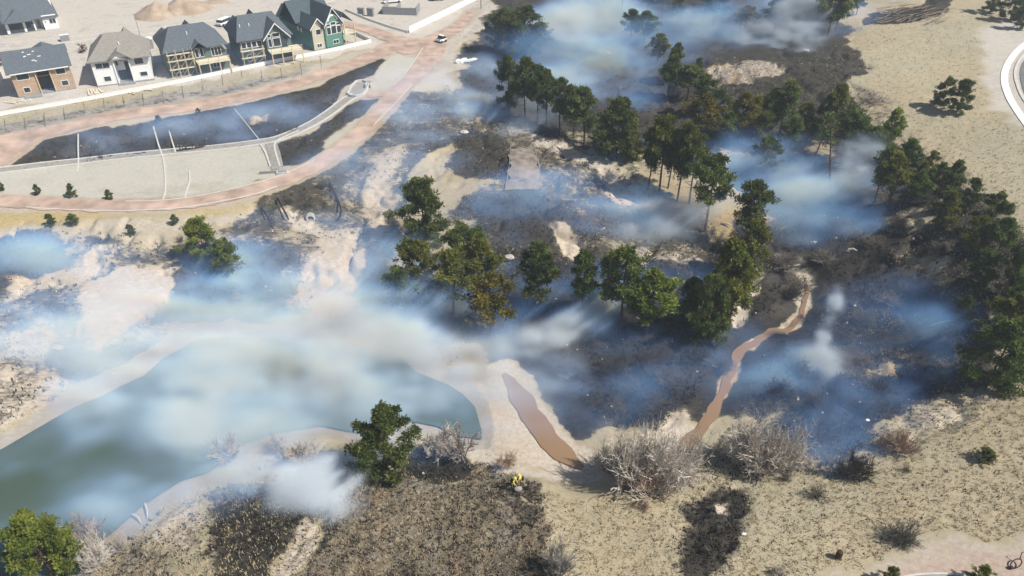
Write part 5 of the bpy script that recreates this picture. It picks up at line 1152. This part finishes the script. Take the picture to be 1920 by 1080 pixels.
spots = [(1470,500),(1500,540),(1545,490),(1590,560),(1620,600),(1570,640),(1600,680),(1640,640),(1480,560),(1530,600),(1150,700),(1210,690),(1260,720),(1300,680),(1180,740),(1120,760),(1240,770),(1090,720),(1350,690),(1420,690),(1460,740),(1540,760),(1600,760),(1650,740),(1700,720),(1500,700),(1680,560),(1720,620),(1640,460),(1600,440),(1560,430),(1690,420),(1720,380),(1760,470),(1500,420)]
for k_, (bx, by) in enumerate(spots):
    cm_ = (.42,.40,.38) if by < 700 and bx > 1400 else (.30,.29,.29)
    shrub(bx, by, by-rr.uniform(16,30), rr.uniform(40,74), 'low' if k_ % 2 else 'thick', (lambda q: tuple(c*q for c in cm_))(rr.uniform(.6,1.6)), 'charred grey brush ' + BR[k_], vb, name='charred_brush')
spots = [(450,460),(500,455),(530,470),(460,500),(512,388),(572,385),(600,350),(340,455),(660,300),(700,270),(610,345),(540,370)]
for k_, (bx, by) in enumerate(spots):
    shrub(bx, by, by-rr.uniform(9,18), rr.uniform(18,40), 'low', (.45,.47,.42), 'dull scrub ' + SR[k_], 'scrub on the scorched slope', name='scrub_bush')
# fallen branches of the brush pile at the top right
t = place('brush_pile', 1690, 40, 0, 'pile of cut branches on the charred strip at the meadow top', 'brush pile')
for k_ in range(70):
    a = at(1650+rr.random()*125, 44-rr.random()*36); L_ = rr.uniform(3,8); an = rr.gauss(.55,.25); z0 = a.z - t.location.z + .15 + rr.random()*.4
    x, y = a.x-t.location.x, a.y-t.location.y
    o = MB().tube((x-L_/2*math.cos(an), y-L_/2*math.sin(an), z0), (x+L_/2*math.cos(an), y+L_/2*math.sin(an), z0+rr.random()*.5), .09, .03, 4).build('branch', M['twig'], t); o.color = (.9,.75,.6,1)
def logp(a_, b_, r_, label, m='rock'):
    A = at(*a_); B = at(*b_); mb = MB(); mid_ = (A+B)/2 + Vector((0,0,.15)); mb.tube(A+Vector((0,0,r_)), mid_+Vector((.1,.1,r_)), r_, r_*.8, 6, True); mb.tube(mid_+Vector((.1,.1,r_)), B+Vector((0,0,r_)), r_*.8, r_*.4, 6, True)
    return tag(mb.build('fallen_log', M[m]), label, 'log', 'fallen logs')
logp((1355,420),(1372,428),.22,'pale fallen log beside the drifting white smoke'); logp((250,966),(266,984),.13,'bleached stick leaning on the lower left bank'); logp((272,945),(277,976),.10,'thin bleached stick upright on the lower left bank')
logp((1345,690),(1290,676),.12,'pale twisted branch across the burnt flat'); logp((1745,612),(1790,602),.12,'pale branch under the big dark pine'); logp((1590,470),(1606,472),.2,'pale log stub in the blue smoke'); logp((1460,505),(1500,498),.14,'grey branch above the stream')

# ---------------------------------------------------------------- grass tufts, stones and brush litter
def scatter(name, n, chan, lo, hi, maker, material, label, lim=(-100, 100, 33, 120), bmax=9):
    V = []; Fc = []; rr_ = np.random.default_rng(abs(hash(label)) % 1000 if False else len(label) + n)
    j = rr_.integers(5, ny - 5, n * 6); k2_ = rr_.integers(5, nx - 5, n * 6)
    xs, ys, zs = X[j, k2_], Y[j, k2_], Zg[j, k2_]; f_ = F[chan][j, k2_]
    fj = f_ + (rr_.random(len(j)) - .5) * (.9 if lo > .2 else .5); ok = (fj >= lo) & (fj <= hi) & (f_ > min(.08, lo)) & (F['burn'][j, k2_] < bmax) & (flat[j, k2_] < .3) & (dp[j, k2_] > 1.0) & (ys > lim[2]) & (ys < lim[3]); idx = np.nonzero(ok)[0][:n]
    for a in idx: maker(V, Fc, xs[a], ys[a], zs[a], rr_)
    me_ = bpy.data.meshes.new(name); me_.from_pydata(V, [], Fc); me_.materials.append(material); return tag(link(name, me_), label, kind='stuff')
def tuft(hh, w_, nb):
    def f(V, Fc, x, y, z, r):
        s = r.uniform(.6, 1.4)
        for _ in range(nb):
            a = r.uniform(0, 6.283); t_ = r.uniform(.1, .8); ox, oy = r.normal(0, .10), r.normal(0, .10); b_ = len(V); dx, dy = math.cos(a), math.sin(a); h_ = hh*s*r.uniform(.6, 1.2)
            V.extend([(x+ox-dy*w_, y+oy+dx*w_, z-.04), (x+ox+dy*w_, y+oy-dx*w_, z-.04), (x+ox+dx*t_*h_, y+oy+dy*t_*h_, z+h_)]); Fc.append((b_, b_+1, b_+2))
    return f
def stone(lo, hi):
    def f(V, Fc, x, y, z, r):
        s = r.uniform(lo, hi); b_ = len(V)
        p = [(s*r.uniform(.7,1.3)*math.cos(a), s*r.uniform(.5,1)*math.sin(a)) for a in (0, 1.3, 2.5, 3.8, 5.1)]
        V.extend([(x+q[0], y+q[1], z-.05) for q in p]); V.extend([(x+q[0]*.6, y+q[1]*.6, z+s*r.uniform(.4,.8)) for q in p])
        Fc.extend([(b_+i_, b_+(i_+1)%5, b_+5+(i_+1)%5, b_+5+i_) for i_ in range(5)]); Fc.append((b_+5,b_+6,b_+7,b_+8,b_+9))
    return f
M['straw'] = mat('dry_straw', (.42,.35,.21), .9, .25, .8); M['scorch'] = mat('scorched_straw', (.30,.235,.165), .9, .35, .5); M['dimstraw'] = mat('grey_sage', (.20,.19,.12), .9, .3, .8); M['blackgrass'] = mat('charred_stems', (.03,.028,.025), .95, .4, .8); M['ashgrass'] = mat('ash_stems', (.10,.09,.078), .95, .35, .8)
scatter('grass_tufts', 26000, 'mott', .0, .45, tuft(.20, .04, 4), M['straw'], 'dry straw coloured tufts on the pale meadow', lim=(0,0,33,190))
scatter('grass_tufts', 1500, 'mott', .0, .45, tuft(.24, .05, 5), M['dimstraw'], 'darker sage tufts dotted over the meadow', lim=(0,0,33,190))
scatter('scorched_grass', 26000, 'mott', .5, 2, tuft(.15, .05, 4), M['scorch'], 'half burnt straw clumps on the near bank', lim=(0,0,33,90), bmax=.6)
scatter('scorched_grass', 13000, 'mott', .5, 2, tuft(.18, .07, 4), M['blackgrass'], 'blackened clumps on the near bank', lim=(0,0,33,90))
scatter('burnt_litter', 5000, 'burn', .6, 2, tuft(.36, .04, 4), M['ashgrass'], 'grey burnt stems in the valley', lim=(0,0,40,160))
scatter('burnt_litter', 12000, 'burn', .6, 2, tuft(.4, .07, 4), M['blackgrass'], 'black burnt stems in the valley', lim=(0,0,40,160))
scatter('stones', 300, 'burn', .35, 2, stone(.08, .24), M['rock'], 'pale stones strewn over the burnt slopes', lim=(0,0,50,170))
scatter('stones', 350, 'sand', .5, 2, stone(.08, .28), M['rock'], 'small stones on the sandy slopes', lim=(0,0,45,150))
# single pale slabs and rocks one can point to
def rock(px, py, s, label, m='rock', sc=(1,.7,.45)):
    v = at(px, py); mb = MB(); mb.ball((0,0,s*.15), s, sc, 9, 6, 0, .35); o = mb.build('rock', M[m], None, (v.x, v.y, gz(v.x, v.y))); return tag(o, label, 'rock', 'single pale rocks')
rock(955,481,.8,'pale flat slab on the smoky plateau below the ramp'); rock(107,650,.8,'white rock on the left bank in smoke','rock'); rock(122,616,.5,'small white rock above the larger one on the left bank','rock')
rock(1396,1000,.30,'small white rock on the pale grass by the burnt strip','fabric'); rock(1626,789,.26,'tiny white rock in blue smoke on the right','fabric'); rock(1530,445,.35,'white rock in the blue valley smoke'); rock(1590,469,.4,'pale rock beside a log stub in the valley')
rock(870,245,.9,'pale boulder in brush at the plateau edge'); rock(1512,90,.9,'white ash-covered rock under the bright smoke','rock'); rock(1140,98,.8,'pale rock in the top smoke','rock'); rock(213,701,.35,'pale stone on the pond beach')

# barrel and bent frame at the lower right
t = place('rust_barrel', 1571, 1046, 0, 'dark rusty barrel with domed lid standing on the dirt near the lower edge', 'barrel')
mb = MB(); mb.tube((0,0,-.02),(0,0,.85),.25,.27,16,True); mb.tube((0,0,.30),(0,0,.34),.285,.285,16,True); mb.tube((0,0,.60),(0,0,.64),.29,.29,16,True); mb.build('drum', M['rust'], t); MB().ball((0,0,.85),.27,(1,1,.4),14,6).build('lid', M['rust'], t, smooth=True)
t = place('metal_frame', 1903, 1060, .5, 'dark bent metal frame lying on the dirt by the right edge', 'frame')
mb = MB(); n = 16; Q = [Vector((.55*math.cos(2*math.pi*i_/n), .28*math.sin(2*math.pi*i_/n), .25+.2*math.cos(2*math.pi*i_/n))) for i_ in range(n)]
for i_ in range(n): mb.tube(Q[i_], Q[(i_+1)%n], .05, .05, 6)
mb.build('hoop', M['rust'], t); mb = MB(); mb.tube((.5,.05,.4),(.75,.25,.95),.04,.03,6,True); mb.tube((.75,.25,.95),(.95,.22,.95),.04,.03,6,True); mb.build('handle', M['rust'], t); MB().ball((-.6,0,.12),.22,(1,.8,.7),9,6).build('hub', M['rust'], t)

# ---------------------------------------------------------------- firefighters
def person(px, py, rz, bend, label, arms):
    v = at(px, py); root = empty('person', (v.x, v.y, gz(v.x, v.y)+.02), rz, label, 'person', 'firefighters in yellow jackets')
    vs = []; es = []; rs = []
    def add(p, r, par=None):
        vs.append(p); rs.append(r)
        if par is not None: es.append((par, len(vs)-1))
        return len(vs)-1
    b = bend
    pel = add((0,0,.95), .16); sp = add((b*.12,0,1.15), .15, pel); ch = add((b*.3,0,1.36), .17, sp); nk = add((b*.42,0,1.53), .07, ch); hd0 = add((b*.48,0,1.62), .09, nk); hd1 = add((b*.52,0,1.74), .085, hd0)
    for s in (-1, 1):
        hp = add((0,s*.10,.90), .12, pel); kn_ = add((.05+s*.06,s*.14,.50), .085, hp); an = add((-.02+s*.10,s*.16,.10), .065, kn_); ft = add((.16+s*.10,s*.17,.05), .05, an)
        sh = add((b*.33,s*.20,1.44), .08, ch); (ex, ez), (hx, hy, hz) = arms[0 if s < 0 else 1]
        el = add((ex, s*.30, ez), .06, sh); wr = add((hx, s*hy, hz), .038, el)
        d = (Vector(vs[wr]) - Vector(vs[el])).normalized(); pal = Vector(vs[wr]) + d*.07; pa = add(tuple(pal), .04, wr)
        sd_ = d.cross(Vector((0,0,1))).normalized() if abs(d.z) < .95 else Vector((1,0,0)); 
        for q, (o_, l_) in enumerate(((-.03,.07),(-.01,.085),(.012,.08),(.032,.06))):
            f0 = add(tuple(pal + sd_*o_ + d*.04), .010, pa); f1 = add(tuple(pal + sd_*o_*1.1 + d*(.04+l_*.6)), .009, f0); add(tuple(pal + sd_*o_*1.1 + d*(.04+l_*.8) + Vector((0,0,-.03))), .008, f1)
        t0 = add(tuple(pal + sd_*.045 - d*.02), .011, pa); add(tuple(pal + sd_*.075 + d*.03), .009, t0)
    me_ = bpy.data.meshes.new('body'); me_.from_pydata(vs, es, []); o = bpy.data.objects.new('body_skin', me_); COL.objects.link(o)
    md = o.modifiers.new('s', 'SKIN'); md.use_smooth_shade = True
    for i_, r_ in enumerate(rs): me_.skin_vertices[0].data[i_].radius = (r_, r_)
    me_.skin_vertices[0].data[0].use_root = True
    o.modifiers.new('u', 'SUBSURF').levels = 1
    dg = bpy.context.evaluated_depsgraph_get(); bm_ = bpy.data.meshes.new_from_object(o.evaluated_get(dg)); bpy.data.objects.remove(o)
    bm_.name = 'body'; bm_.materials.clear()
    for m_ in ('yellow', 'trousers', 'skin', 'pack'): bm_.materials.append(M[m_])
    hands = [i_ for i_, r_ in enumerate(rs) if r_ <= .04]
    for p in bm_.polygons:
        c = p.center; mi = 0
        if c.z < .12: mi = 3
        elif c.z < .92 and abs(c.y) < .27 and math.hypot(c.x, c.y) < .45 and min((Vector(vs[h_]) - c).length for h_ in hands) > .15: mi = 0 if False else 1
        if c.z > 1.56 and abs(c.y) < .14: mi = 2
        if min((Vector(vs[h_]) - c).length for h_ in hands) < .045: mi = 2
        p.material_index = mi
    body = link('body', bm_, root)
    hx = b*.52; hb = MB(); hb.ball((hx,0,1.775), .135, (1.15,1,.75), 12, 8); hb.tube((hx,0,1.765),(hx,0,1.785),.19,.17,14,True); hb.build('helmet', M['yellow'], root, smooth=True)
    MB().ball((hx+.09,0,1.68),.022,(1,.8,1.3),6,5).build('nose', M['skin'], root)
    for s in (-1,1): MB().ball((hx+.082,s*.032,1.705),.013,n=6,m=4).build('eye', M['pack'], root)
    MB().box(hx+.075,hx+.09,-.028,.028,1.638,1.648).build('mouth', M['red'], root)
    MB().box(b*.25-.32,b*.25-.15,-.15,.15,1.10,1.46).build('backpack', M['pack'], root)
    return root
person(961,918,math.radians(-20),.5,'person in yellow jacket and helmet, left of the grey pack on the burnt grass',(((.28,1.2),(.42,.22,1.0)),((.25,1.18),(.45,.20,1.05))))
person(979,914,math.radians(165),.7,'person in yellow jacket and helmet stooping, right of the grey pack on the burnt grass',(((.35,1.15),(.55,.18,.85)),((.30,1.2),(.60,.24,1.0))))
t = place('canvas_pack', 971, 920, .2, 'grey canvas hose pack lying between the two people', 'pack')
mb = MB(); mb.ball((0,0,.28), .45, (1.0,.7,.65), 12, 8, 0, .12); mb.build('bag', M['hosepack'], t, smooth=True); MB().box(-.35,.35,.1,.2,.45,.56).build('strap', M['pack'], t)
# ---------------------------------------------------------------- smoke and haze
BLUE, PALE, WHITE, TAN = .03, .30, .92, .7          # share that goes into the thick pale smoke
VX = dict(x0=-112.0, x1=124.0, y0=36.0, y1=262.0, z0=0.0, z1=27.0); RES = (330, 316, 54)
ax = [np.linspace(VX[a + '0'], VX[a + '1'], n_) for a, n_ in zip('xyz', RES)]
NR = np.random.default_rng(4)
def lattice(wl, seed, lo=None):
    """smooth random field: a lattice with the given wavelengths, upsampled axis by axis"""
    r_ = np.random.default_rng(seed); out = None; dims = [max(3, int((a[-1] - a[0]) / w) + 3) for a, w in zip(ax, wl)]; L_ = r_.random(dims).astype(np.float32)
    for k_, (a, w) in enumerate(zip(ax, wl)):
        p = (a - a[0]) / w; i_ = np.floor(p).astype(int); t_ = (p - i_).astype(np.float32); t_ = t_ * t_ * (3 - 2 * t_)
        sh = [1, 1, 1]; sh[k_] = len(a); t_ = t_.reshape(sh); L_ = np.take(L_, i_, k_) * (1 - t_) + np.take(L_, np.minimum(i_ + 1, L_.shape[k_] - 1), k_) * t_
    return L_
WXn, WYn, WZn = [(lattice((17, 13, 9), s_) - .5) + .55 * (lattice((7, 6, 4), s_ + 50) - .5) + .30 * (lattice((3.2, 2.8, 2.2), s_ + 70) - .5) for s_ in (1, 2, 3)]
NZ = .34 * lattice((15, 6.5, 5), 20) + .29 * lattice((7.5, 3.2, 2.6), 21) + .23 * lattice((3.8, 1.8, 1.4), 22) + .14 * lattice((1.3, 1.15, .9), 23)
DEN = [np.zeros(RES, np.float32), np.zeros(RES, np.float32)]
def smoke(px, py, rx, ry, rz, dens, col, lift=.35, rot=0.0):
    v = at(px, py); c = (v.x, v.y, v.z + rz * lift); R = max(rx, ry) * 1.0; ca, sa = math.cos(math.radians(rot)), math.sin(math.radians(rot))
    sl_ = []
    for a, q_, r_ in zip(ax, c, (R, R, rz)):
        i0, i1 = np.searchsorted(a, q_ - r_), np.searchsorted(a, q_ + r_); sl_.append(slice(int(i0), int(i1)))
    if any(q_.stop - q_.start < 2 for q_ in sl_): return
    gx_, gy_, gz_ = np.meshgrid(*[a[q_] - m_ for a, q_, m_ in zip(ax, sl_, c)], indexing='ij'); sl_ = tuple(sl_)
    u = (gx_ * ca + gy_ * sa) / rx; w = (-gx_ * sa + gy_ * ca) / ry; h_ = gz_ / rz
    r0 = np.sqrt(u * u + w * w + h_ * h_); r1 = np.sqrt((u + 1.5 * WXn[sl_]) ** 2 + (w + 1.5 * WYn[sl_]) ** 2 + (h_ + .8 * WZn[sl_]) ** 2)
    fall = np.clip(1 - r1, 0, 1) * np.clip((1 - r0) * 3, 0, 1)
    n_ = np.clip((NZ[sl_] - .50) * (8 + 4 * col) + .72, 0, 2.2)
    q_ = .75 + .2 * col; d = dens * (2.6 + 1.4 * col) * np.clip(fall * (1.5 - .4 * col), 0, 1) ** 1.2 * (1 - q_ + q_ * n_)
    DEN[0][sl_] += d * (1 - col); DEN[1][sl_] += d * col * .62
SMK = [
# over the pond
(640,690,24,13,6,.075,PALE,.3,8),(760,720,13,10,6,.12,PALE,.35,0),(830,690,10,8,5,.10,WHITE,.35,-20),(420,700,24,12,5,.06,PALE,.3,15),(520,760,22,9,4,.075,PALE,.3,10),(300,800,26,14,4,.05,PALE,.3,0),(700,590,14,10,6,.075,PALE,.4,0),
(560,600,22,9,5,.055,BLUE,.3,5),(400,560,20,9,5,.07,BLUE,.3,0),(440,500,9,7,4,.09,BLUE,.3,0),(200,850,26,14,5,.05,PALE,.3,0),(960,700,10,7,4,.10,TAN,.35,0),
# puffs on the near shore
(1010,640,6.5,3.2,3.4,.26,WHITE,.5,15),(1055,622,6,3,3.6,.22,WHITE,.6,25),(1052,668,4.5,4,3.2,.26,WHITE,.5,-30),(1095,600,5,2.6,2.8,.14,WHITE,.6,20),(1020,690,7,3.5,2.6,.16,PALE,.4,0),(985,650,6,3.5,3,.20,WHITE,.5,0),(1075,610,7,5,4,.10,PALE,.5,0),(1050,720,5,4,2.5,.14,PALE,.4,0),
(555,925,7,5,3.8,.25,WHITE,.5,10),(640,885,7,3.8,3.2,.26,WHITE,.5,25),(470,905,9,4,3,.10,PALE,.5,10),(510,890,9,4,3,.12,WHITE,.4,10),(600,960,5,3,2.5,.15,WHITE,.4,0),(440,890,9,4,2.5,.09,PALE,.4,0),(940,890,1.6,1.2,1,.30,PALE,.4,0),
# narrow column
(1536,664,1.5,1.4,3.6,.95,WHITE,.8,0),(1543,640,1.5,1.3,3.6,.85,WHITE,1.3,0),(1550,612,1.4,1.2,2.6,.9,WHITE,2.0,0),(1552,690,4.8,3.4,3.2,.40,WHITE,.5,0),(1530,680,5,4,2.6,.10,PALE,.4,0),(1490,700,8,5,2.5,.045,BLUE,.4,0),(1620,790,9,6,3,.075,BLUE,.4,10),(1560,830,8,6,2.5,.07,BLUE,.4,0),(1720,720,6,3,2,.06,BLUE,.4,0),(1440,740,10,6,2.5,.03,BLUE,.4,0),
# valley and knoll
(1600,345,5.5,4.5,7,.30,WHITE,.6,0),(1530,370,13,9,6,.09,PALE,.4,0),(1470,330,14,10,6,.075,PALE,.4,0),(1400,300,12,9,6,.05,BLUE,.4,0),(1570,420,12,7,4,.06,BLUE,.4,0),(1500,430,14,7,4,.04,PALE,.4,0),(1370,250,12,8,5,.04,BLUE,.4,0),
(1260,440,10,6,5,.12,WHITE,.4,0),(1310,420,6,5,6,.14,WHITE,.5,0),(1230,465,9,5,4,.10,WHITE,.4,0),(1130,430,12,8,4,.065,BLUE,.4,0),(960,395,9,6,4,.07,BLUE,.4,0),(1230,380,9,5,4,.06,PALE,.4,0),(900,560,14,8,5,.045,BLUE,.4,0),(1180,560,20,8,4,.020,BLUE,.4,0),(780,600,8,6,5,.08,PALE,.5,0),(1150,650,10,5,3,.045,BLUE,.4,0),(1100,760,26,9,3,.022,BLUE,.4,0),
# top
(1100,60,20,28,9,.07,PALE,.35,0),(1110,150,17,18,8,.075,PALE,.35,0),(1060,210,12,10,6,.04,PALE,.35,0),(1180,180,10,12,5,.03,BLUE,.3,0),(1000,150,10,10,5,.03,BLUE,.3,0),(1440,92,14,8,6,.24,WHITE,.4,0),(1370,95,14,9,5,.10,PALE,.4,0),(1500,70,9,7,9,.26,WHITE,.5,0),(1430,20,22,14,9,.075,PALE,.4,0),(1290,60,12,12,6,.05,PALE,.35,0),(1650,10,12,8,5,.03,TAN,.4,0),
(900,150,9,8,5,.06,PALE,.35,0),(860,190,9,6,4,.06,TAN,.35,0),(1000,250,9,6,3.5,.06,TAN,.35,20),(930,225,12,5,3.5,.075,PALE,.35,0),
# over slopes and basin
(780,240,16,12,5,.035,PALE,.3,0),(560,220,22,10,4,.028,PALE,.3,10),(330,262,22,7,3.5,.022,PALE,.3,10),(60,500,16,10,5,.025,BLUE,.3,0),(150,560,22,12,5,.025,PALE,.3,0),(620,520,20,12,5,.035,PALE,.3,0),(720,330,20,16,5,.02,PALE,.3,0),(60,680,18,12,5,.03,TAN,.3,0),
(380,620,34,18,5,.035,PALE,.3,10),(620,740,34,17,6,.05,PALE,.3,0),(240,700,30,16,5,.035,PALE,.3,20),(200,860,26,16,5,.03,PALE,.3,0),(200,600,20,10,5,.03,BLUE,.3,10),(90,520,16,10,5,.015,BLUE,.3,0),(430,560,16,8,5,.10,BLUE,.35,10),(380,500,10,7,4,.08,BLUE,.35,0),(1790,640,10,7,3,.05,BLUE,.3,0),(1060,560,14,5,3,.07,BLUE,.4,0),(730,660,20,12,7,.06,PALE,.4,0),
(1050,400,26,14,5,.03,BLUE,.3,0),(1300,330,26,16,5,.02,BLUE,.3,0),(1480,380,30,20,7,.035,BLUE,.35,0),(1130,100,34,40,9,.022,BLUE,.3,0),(1420,60,34,24,9,.03,BLUE,.3,0),(870,190,30,22,6,.028,PALE,.3,0),
(400,260,46,12,4,.016,PALE,.3,10),(300,150,60,20,5,.006,PALE,.3,20),(250,520,46,22,6,.014,PALE,.3,0),(1560,740,26,18,4,.022,BLUE,.3,0),(1700,640,18,14,5,.014,BLUE,.3,0),(1250,730,30,14,3,.014,BLUE,.3,0),(700,440,26,16,5,.02,PALE,.3,0)]
for s_ in SMK: smoke(*s_)
def smoke_volume(name, D, color, g, label, off):
    m = bpy.data.materials.new(name); m.use_nodes = True; n = m.node_tree.nodes; l = m.node_tree.links; n.remove(n['Principled BSDF'])
    vs = n.new('ShaderNodeVolumePrincipled' if name == 'pale_smoke' else 'ShaderNodeVolumeScatter'); vs.inputs['Anisotropy'].default_value = g; vs.inputs['Color'].default_value = (*color, 1)
    if name == 'pale_smoke': vs.inputs['Absorption Color'].default_value = (0, 0, 0, 1); vs.inputs['Density Attribute'].default_value = ''
    a = n.new('ShaderNodeAttribute'); a.attribute_name = 'density'; q_ = n.new('ShaderNodeMath'); q_.operation = 'MULTIPLY'; q_.inputs[1].default_value = .01; l.new(a.outputs['Fac'], q_.inputs[0]); l.new(q_.outputs[0], vs.inputs['Density']); l.new(vs.outputs[0], n['Material Output'].inputs['Volume'])
    N = RES[0] * RES[1] * RES[2]; me_ = bpy.data.meshes.new('smoke'); me_.vertices.add(N)
    gx_, gy_, gz_ = np.meshgrid(*ax, indexing='ij'); me_.vertices.foreach_set('co', np.stack([gx_, gy_, gz_], -1).astype(np.float32).ravel())
    at_ = me_.attributes.new('thickness', 'FLOAT', 'POINT'); at_.data.foreach_set('value', np.ascontiguousarray(D * 100 + .01, np.float32).ravel())
    o = link('smoke', me_, None, off); me_.materials.append(m)
    ng = bpy.data.node_groups.new('smoke_grid', 'GeometryNodeTree'); ng.interface.new_socket('Geometry', in_out='INPUT', socket_type='NodeSocketGeometry'); ng.interface.new_socket('Geometry', in_out='OUTPUT', socket_type='NodeSocketGeometry')
    gn = ng.nodes; gl = ng.links; gi = gn.new('NodeGroupInput'); go = gn.new('NodeGroupOutput')
    vc = gn.new('GeometryNodeVolumeCube'); vc.inputs['Min'].default_value = (VX['x0'], VX['y0'], VX['z0']); vc.inputs['Max'].default_value = (VX['x1'], VX['y1'], VX['z1'])
    for k_, r_ in zip(('Resolution X', 'Resolution Y', 'Resolution Z'), RES): vc.inputs[k_].default_value = r_
    po = gn.new('GeometryNodeInputPosition'); sp_ = gn.new('ShaderNodeSeparateXYZ'); gl.new(po.outputs[0], sp_.inputs[0])
    def mt(op, a_, b_=0.0):
        t = gn.new('ShaderNodeMath'); t.operation = op
        for k_, v_ in ((0, a_), (1, b_)):
            if isinstance(v_, (int, float)): t.inputs[k_].default_value = v_
            else: gl.new(v_, t.inputs[k_])
        return t.outputs[0]
    ii = [mt('ROUND', mt('MULTIPLY', mt('SUBTRACT', sp_.outputs[k_], VX['xyz'[k_] + '0']), (RES[k_] - 1) / (VX['xyz'[k_] + '1'] - VX['xyz'[k_] + '0']))) for k_ in range(3)]
    def im(op, a_, b_):
        t = gn.new('FunctionNodeIntegerMath'); t.operation = op
        for k_, v_ in ((0, a_), (1, b_)):
            if isinstance(v_, int): t.inputs[k_].default_value = v_
            else: gl.new(v_, t.inputs[k_])
        return t.outputs[0]
    idx = im('ADD', im('MULTIPLY', im('ADD', im('MULTIPLY', ii[0], RES[1]), ii[1]), RES[2]), ii[2])
    na = gn.new('GeometryNodeInputNamedAttribute'); na.data_type = 'FLOAT'; na.inputs['Name'].default_value = 'thickness'
    si = gn.new('GeometryNodeSampleIndex'); si.data_type = 'FLOAT'; si.domain = 'POINT'; gl.new(gi.outputs[0], si.inputs['Geometry']); gl.new(na.outputs[0], si.inputs['Value']); gl.new(idx, si.inputs['Index'])
    gl.new(si.outputs[0], vc.inputs['Density'])
    sm = gn.new('GeometryNodeSetMaterial'); sm.inputs['Material'].default_value = m; gl.new(vc.outputs[0], sm.inputs[0]); gl.new(sm.outputs[0], go.inputs[0])
    md = o.modifiers.new('grid', 'NODES'); md.node_group = ng
    return tag(o, label, kind='stuff')
smoke_volume('blue_smoke', DEN[0], (.21,.46,1.0), -.25, 'thin blue smoke spreading over the burnt valley', (0, 0, 0))
smoke_volume('pale_smoke', DEN[1], (.82,.91,1.0), -.35, 'thick pale smoke rising in puffs from the embers', (.41, .33, -.37))
hz = MB(); hz.box(-560, 560, -130, 810, -5, CAMZ + 5)
hm = bpy.data.materials.new('haze'); hm.use_nodes = True; hn = hm.node_tree.nodes; hn.remove(hn['Principled BSDF'])
pv = hn.new('ShaderNodeVolumePrincipled'); pv.inputs['Color'].default_value = (.80,.89,1,1); pv.inputs['Density'].default_value = .00035; pv.inputs['Anisotropy'].default_value = .2
hm.node_tree.links.new(pv.outputs[0], hn['Material Output'].inputs['Volume'])
hm.cycles.homogeneous_volume = True if hasattr(hm.cycles, 'homogeneous_volume') else None
tag(hz.build('haze', hm), 'faint haze filling the air', kind='stuff')
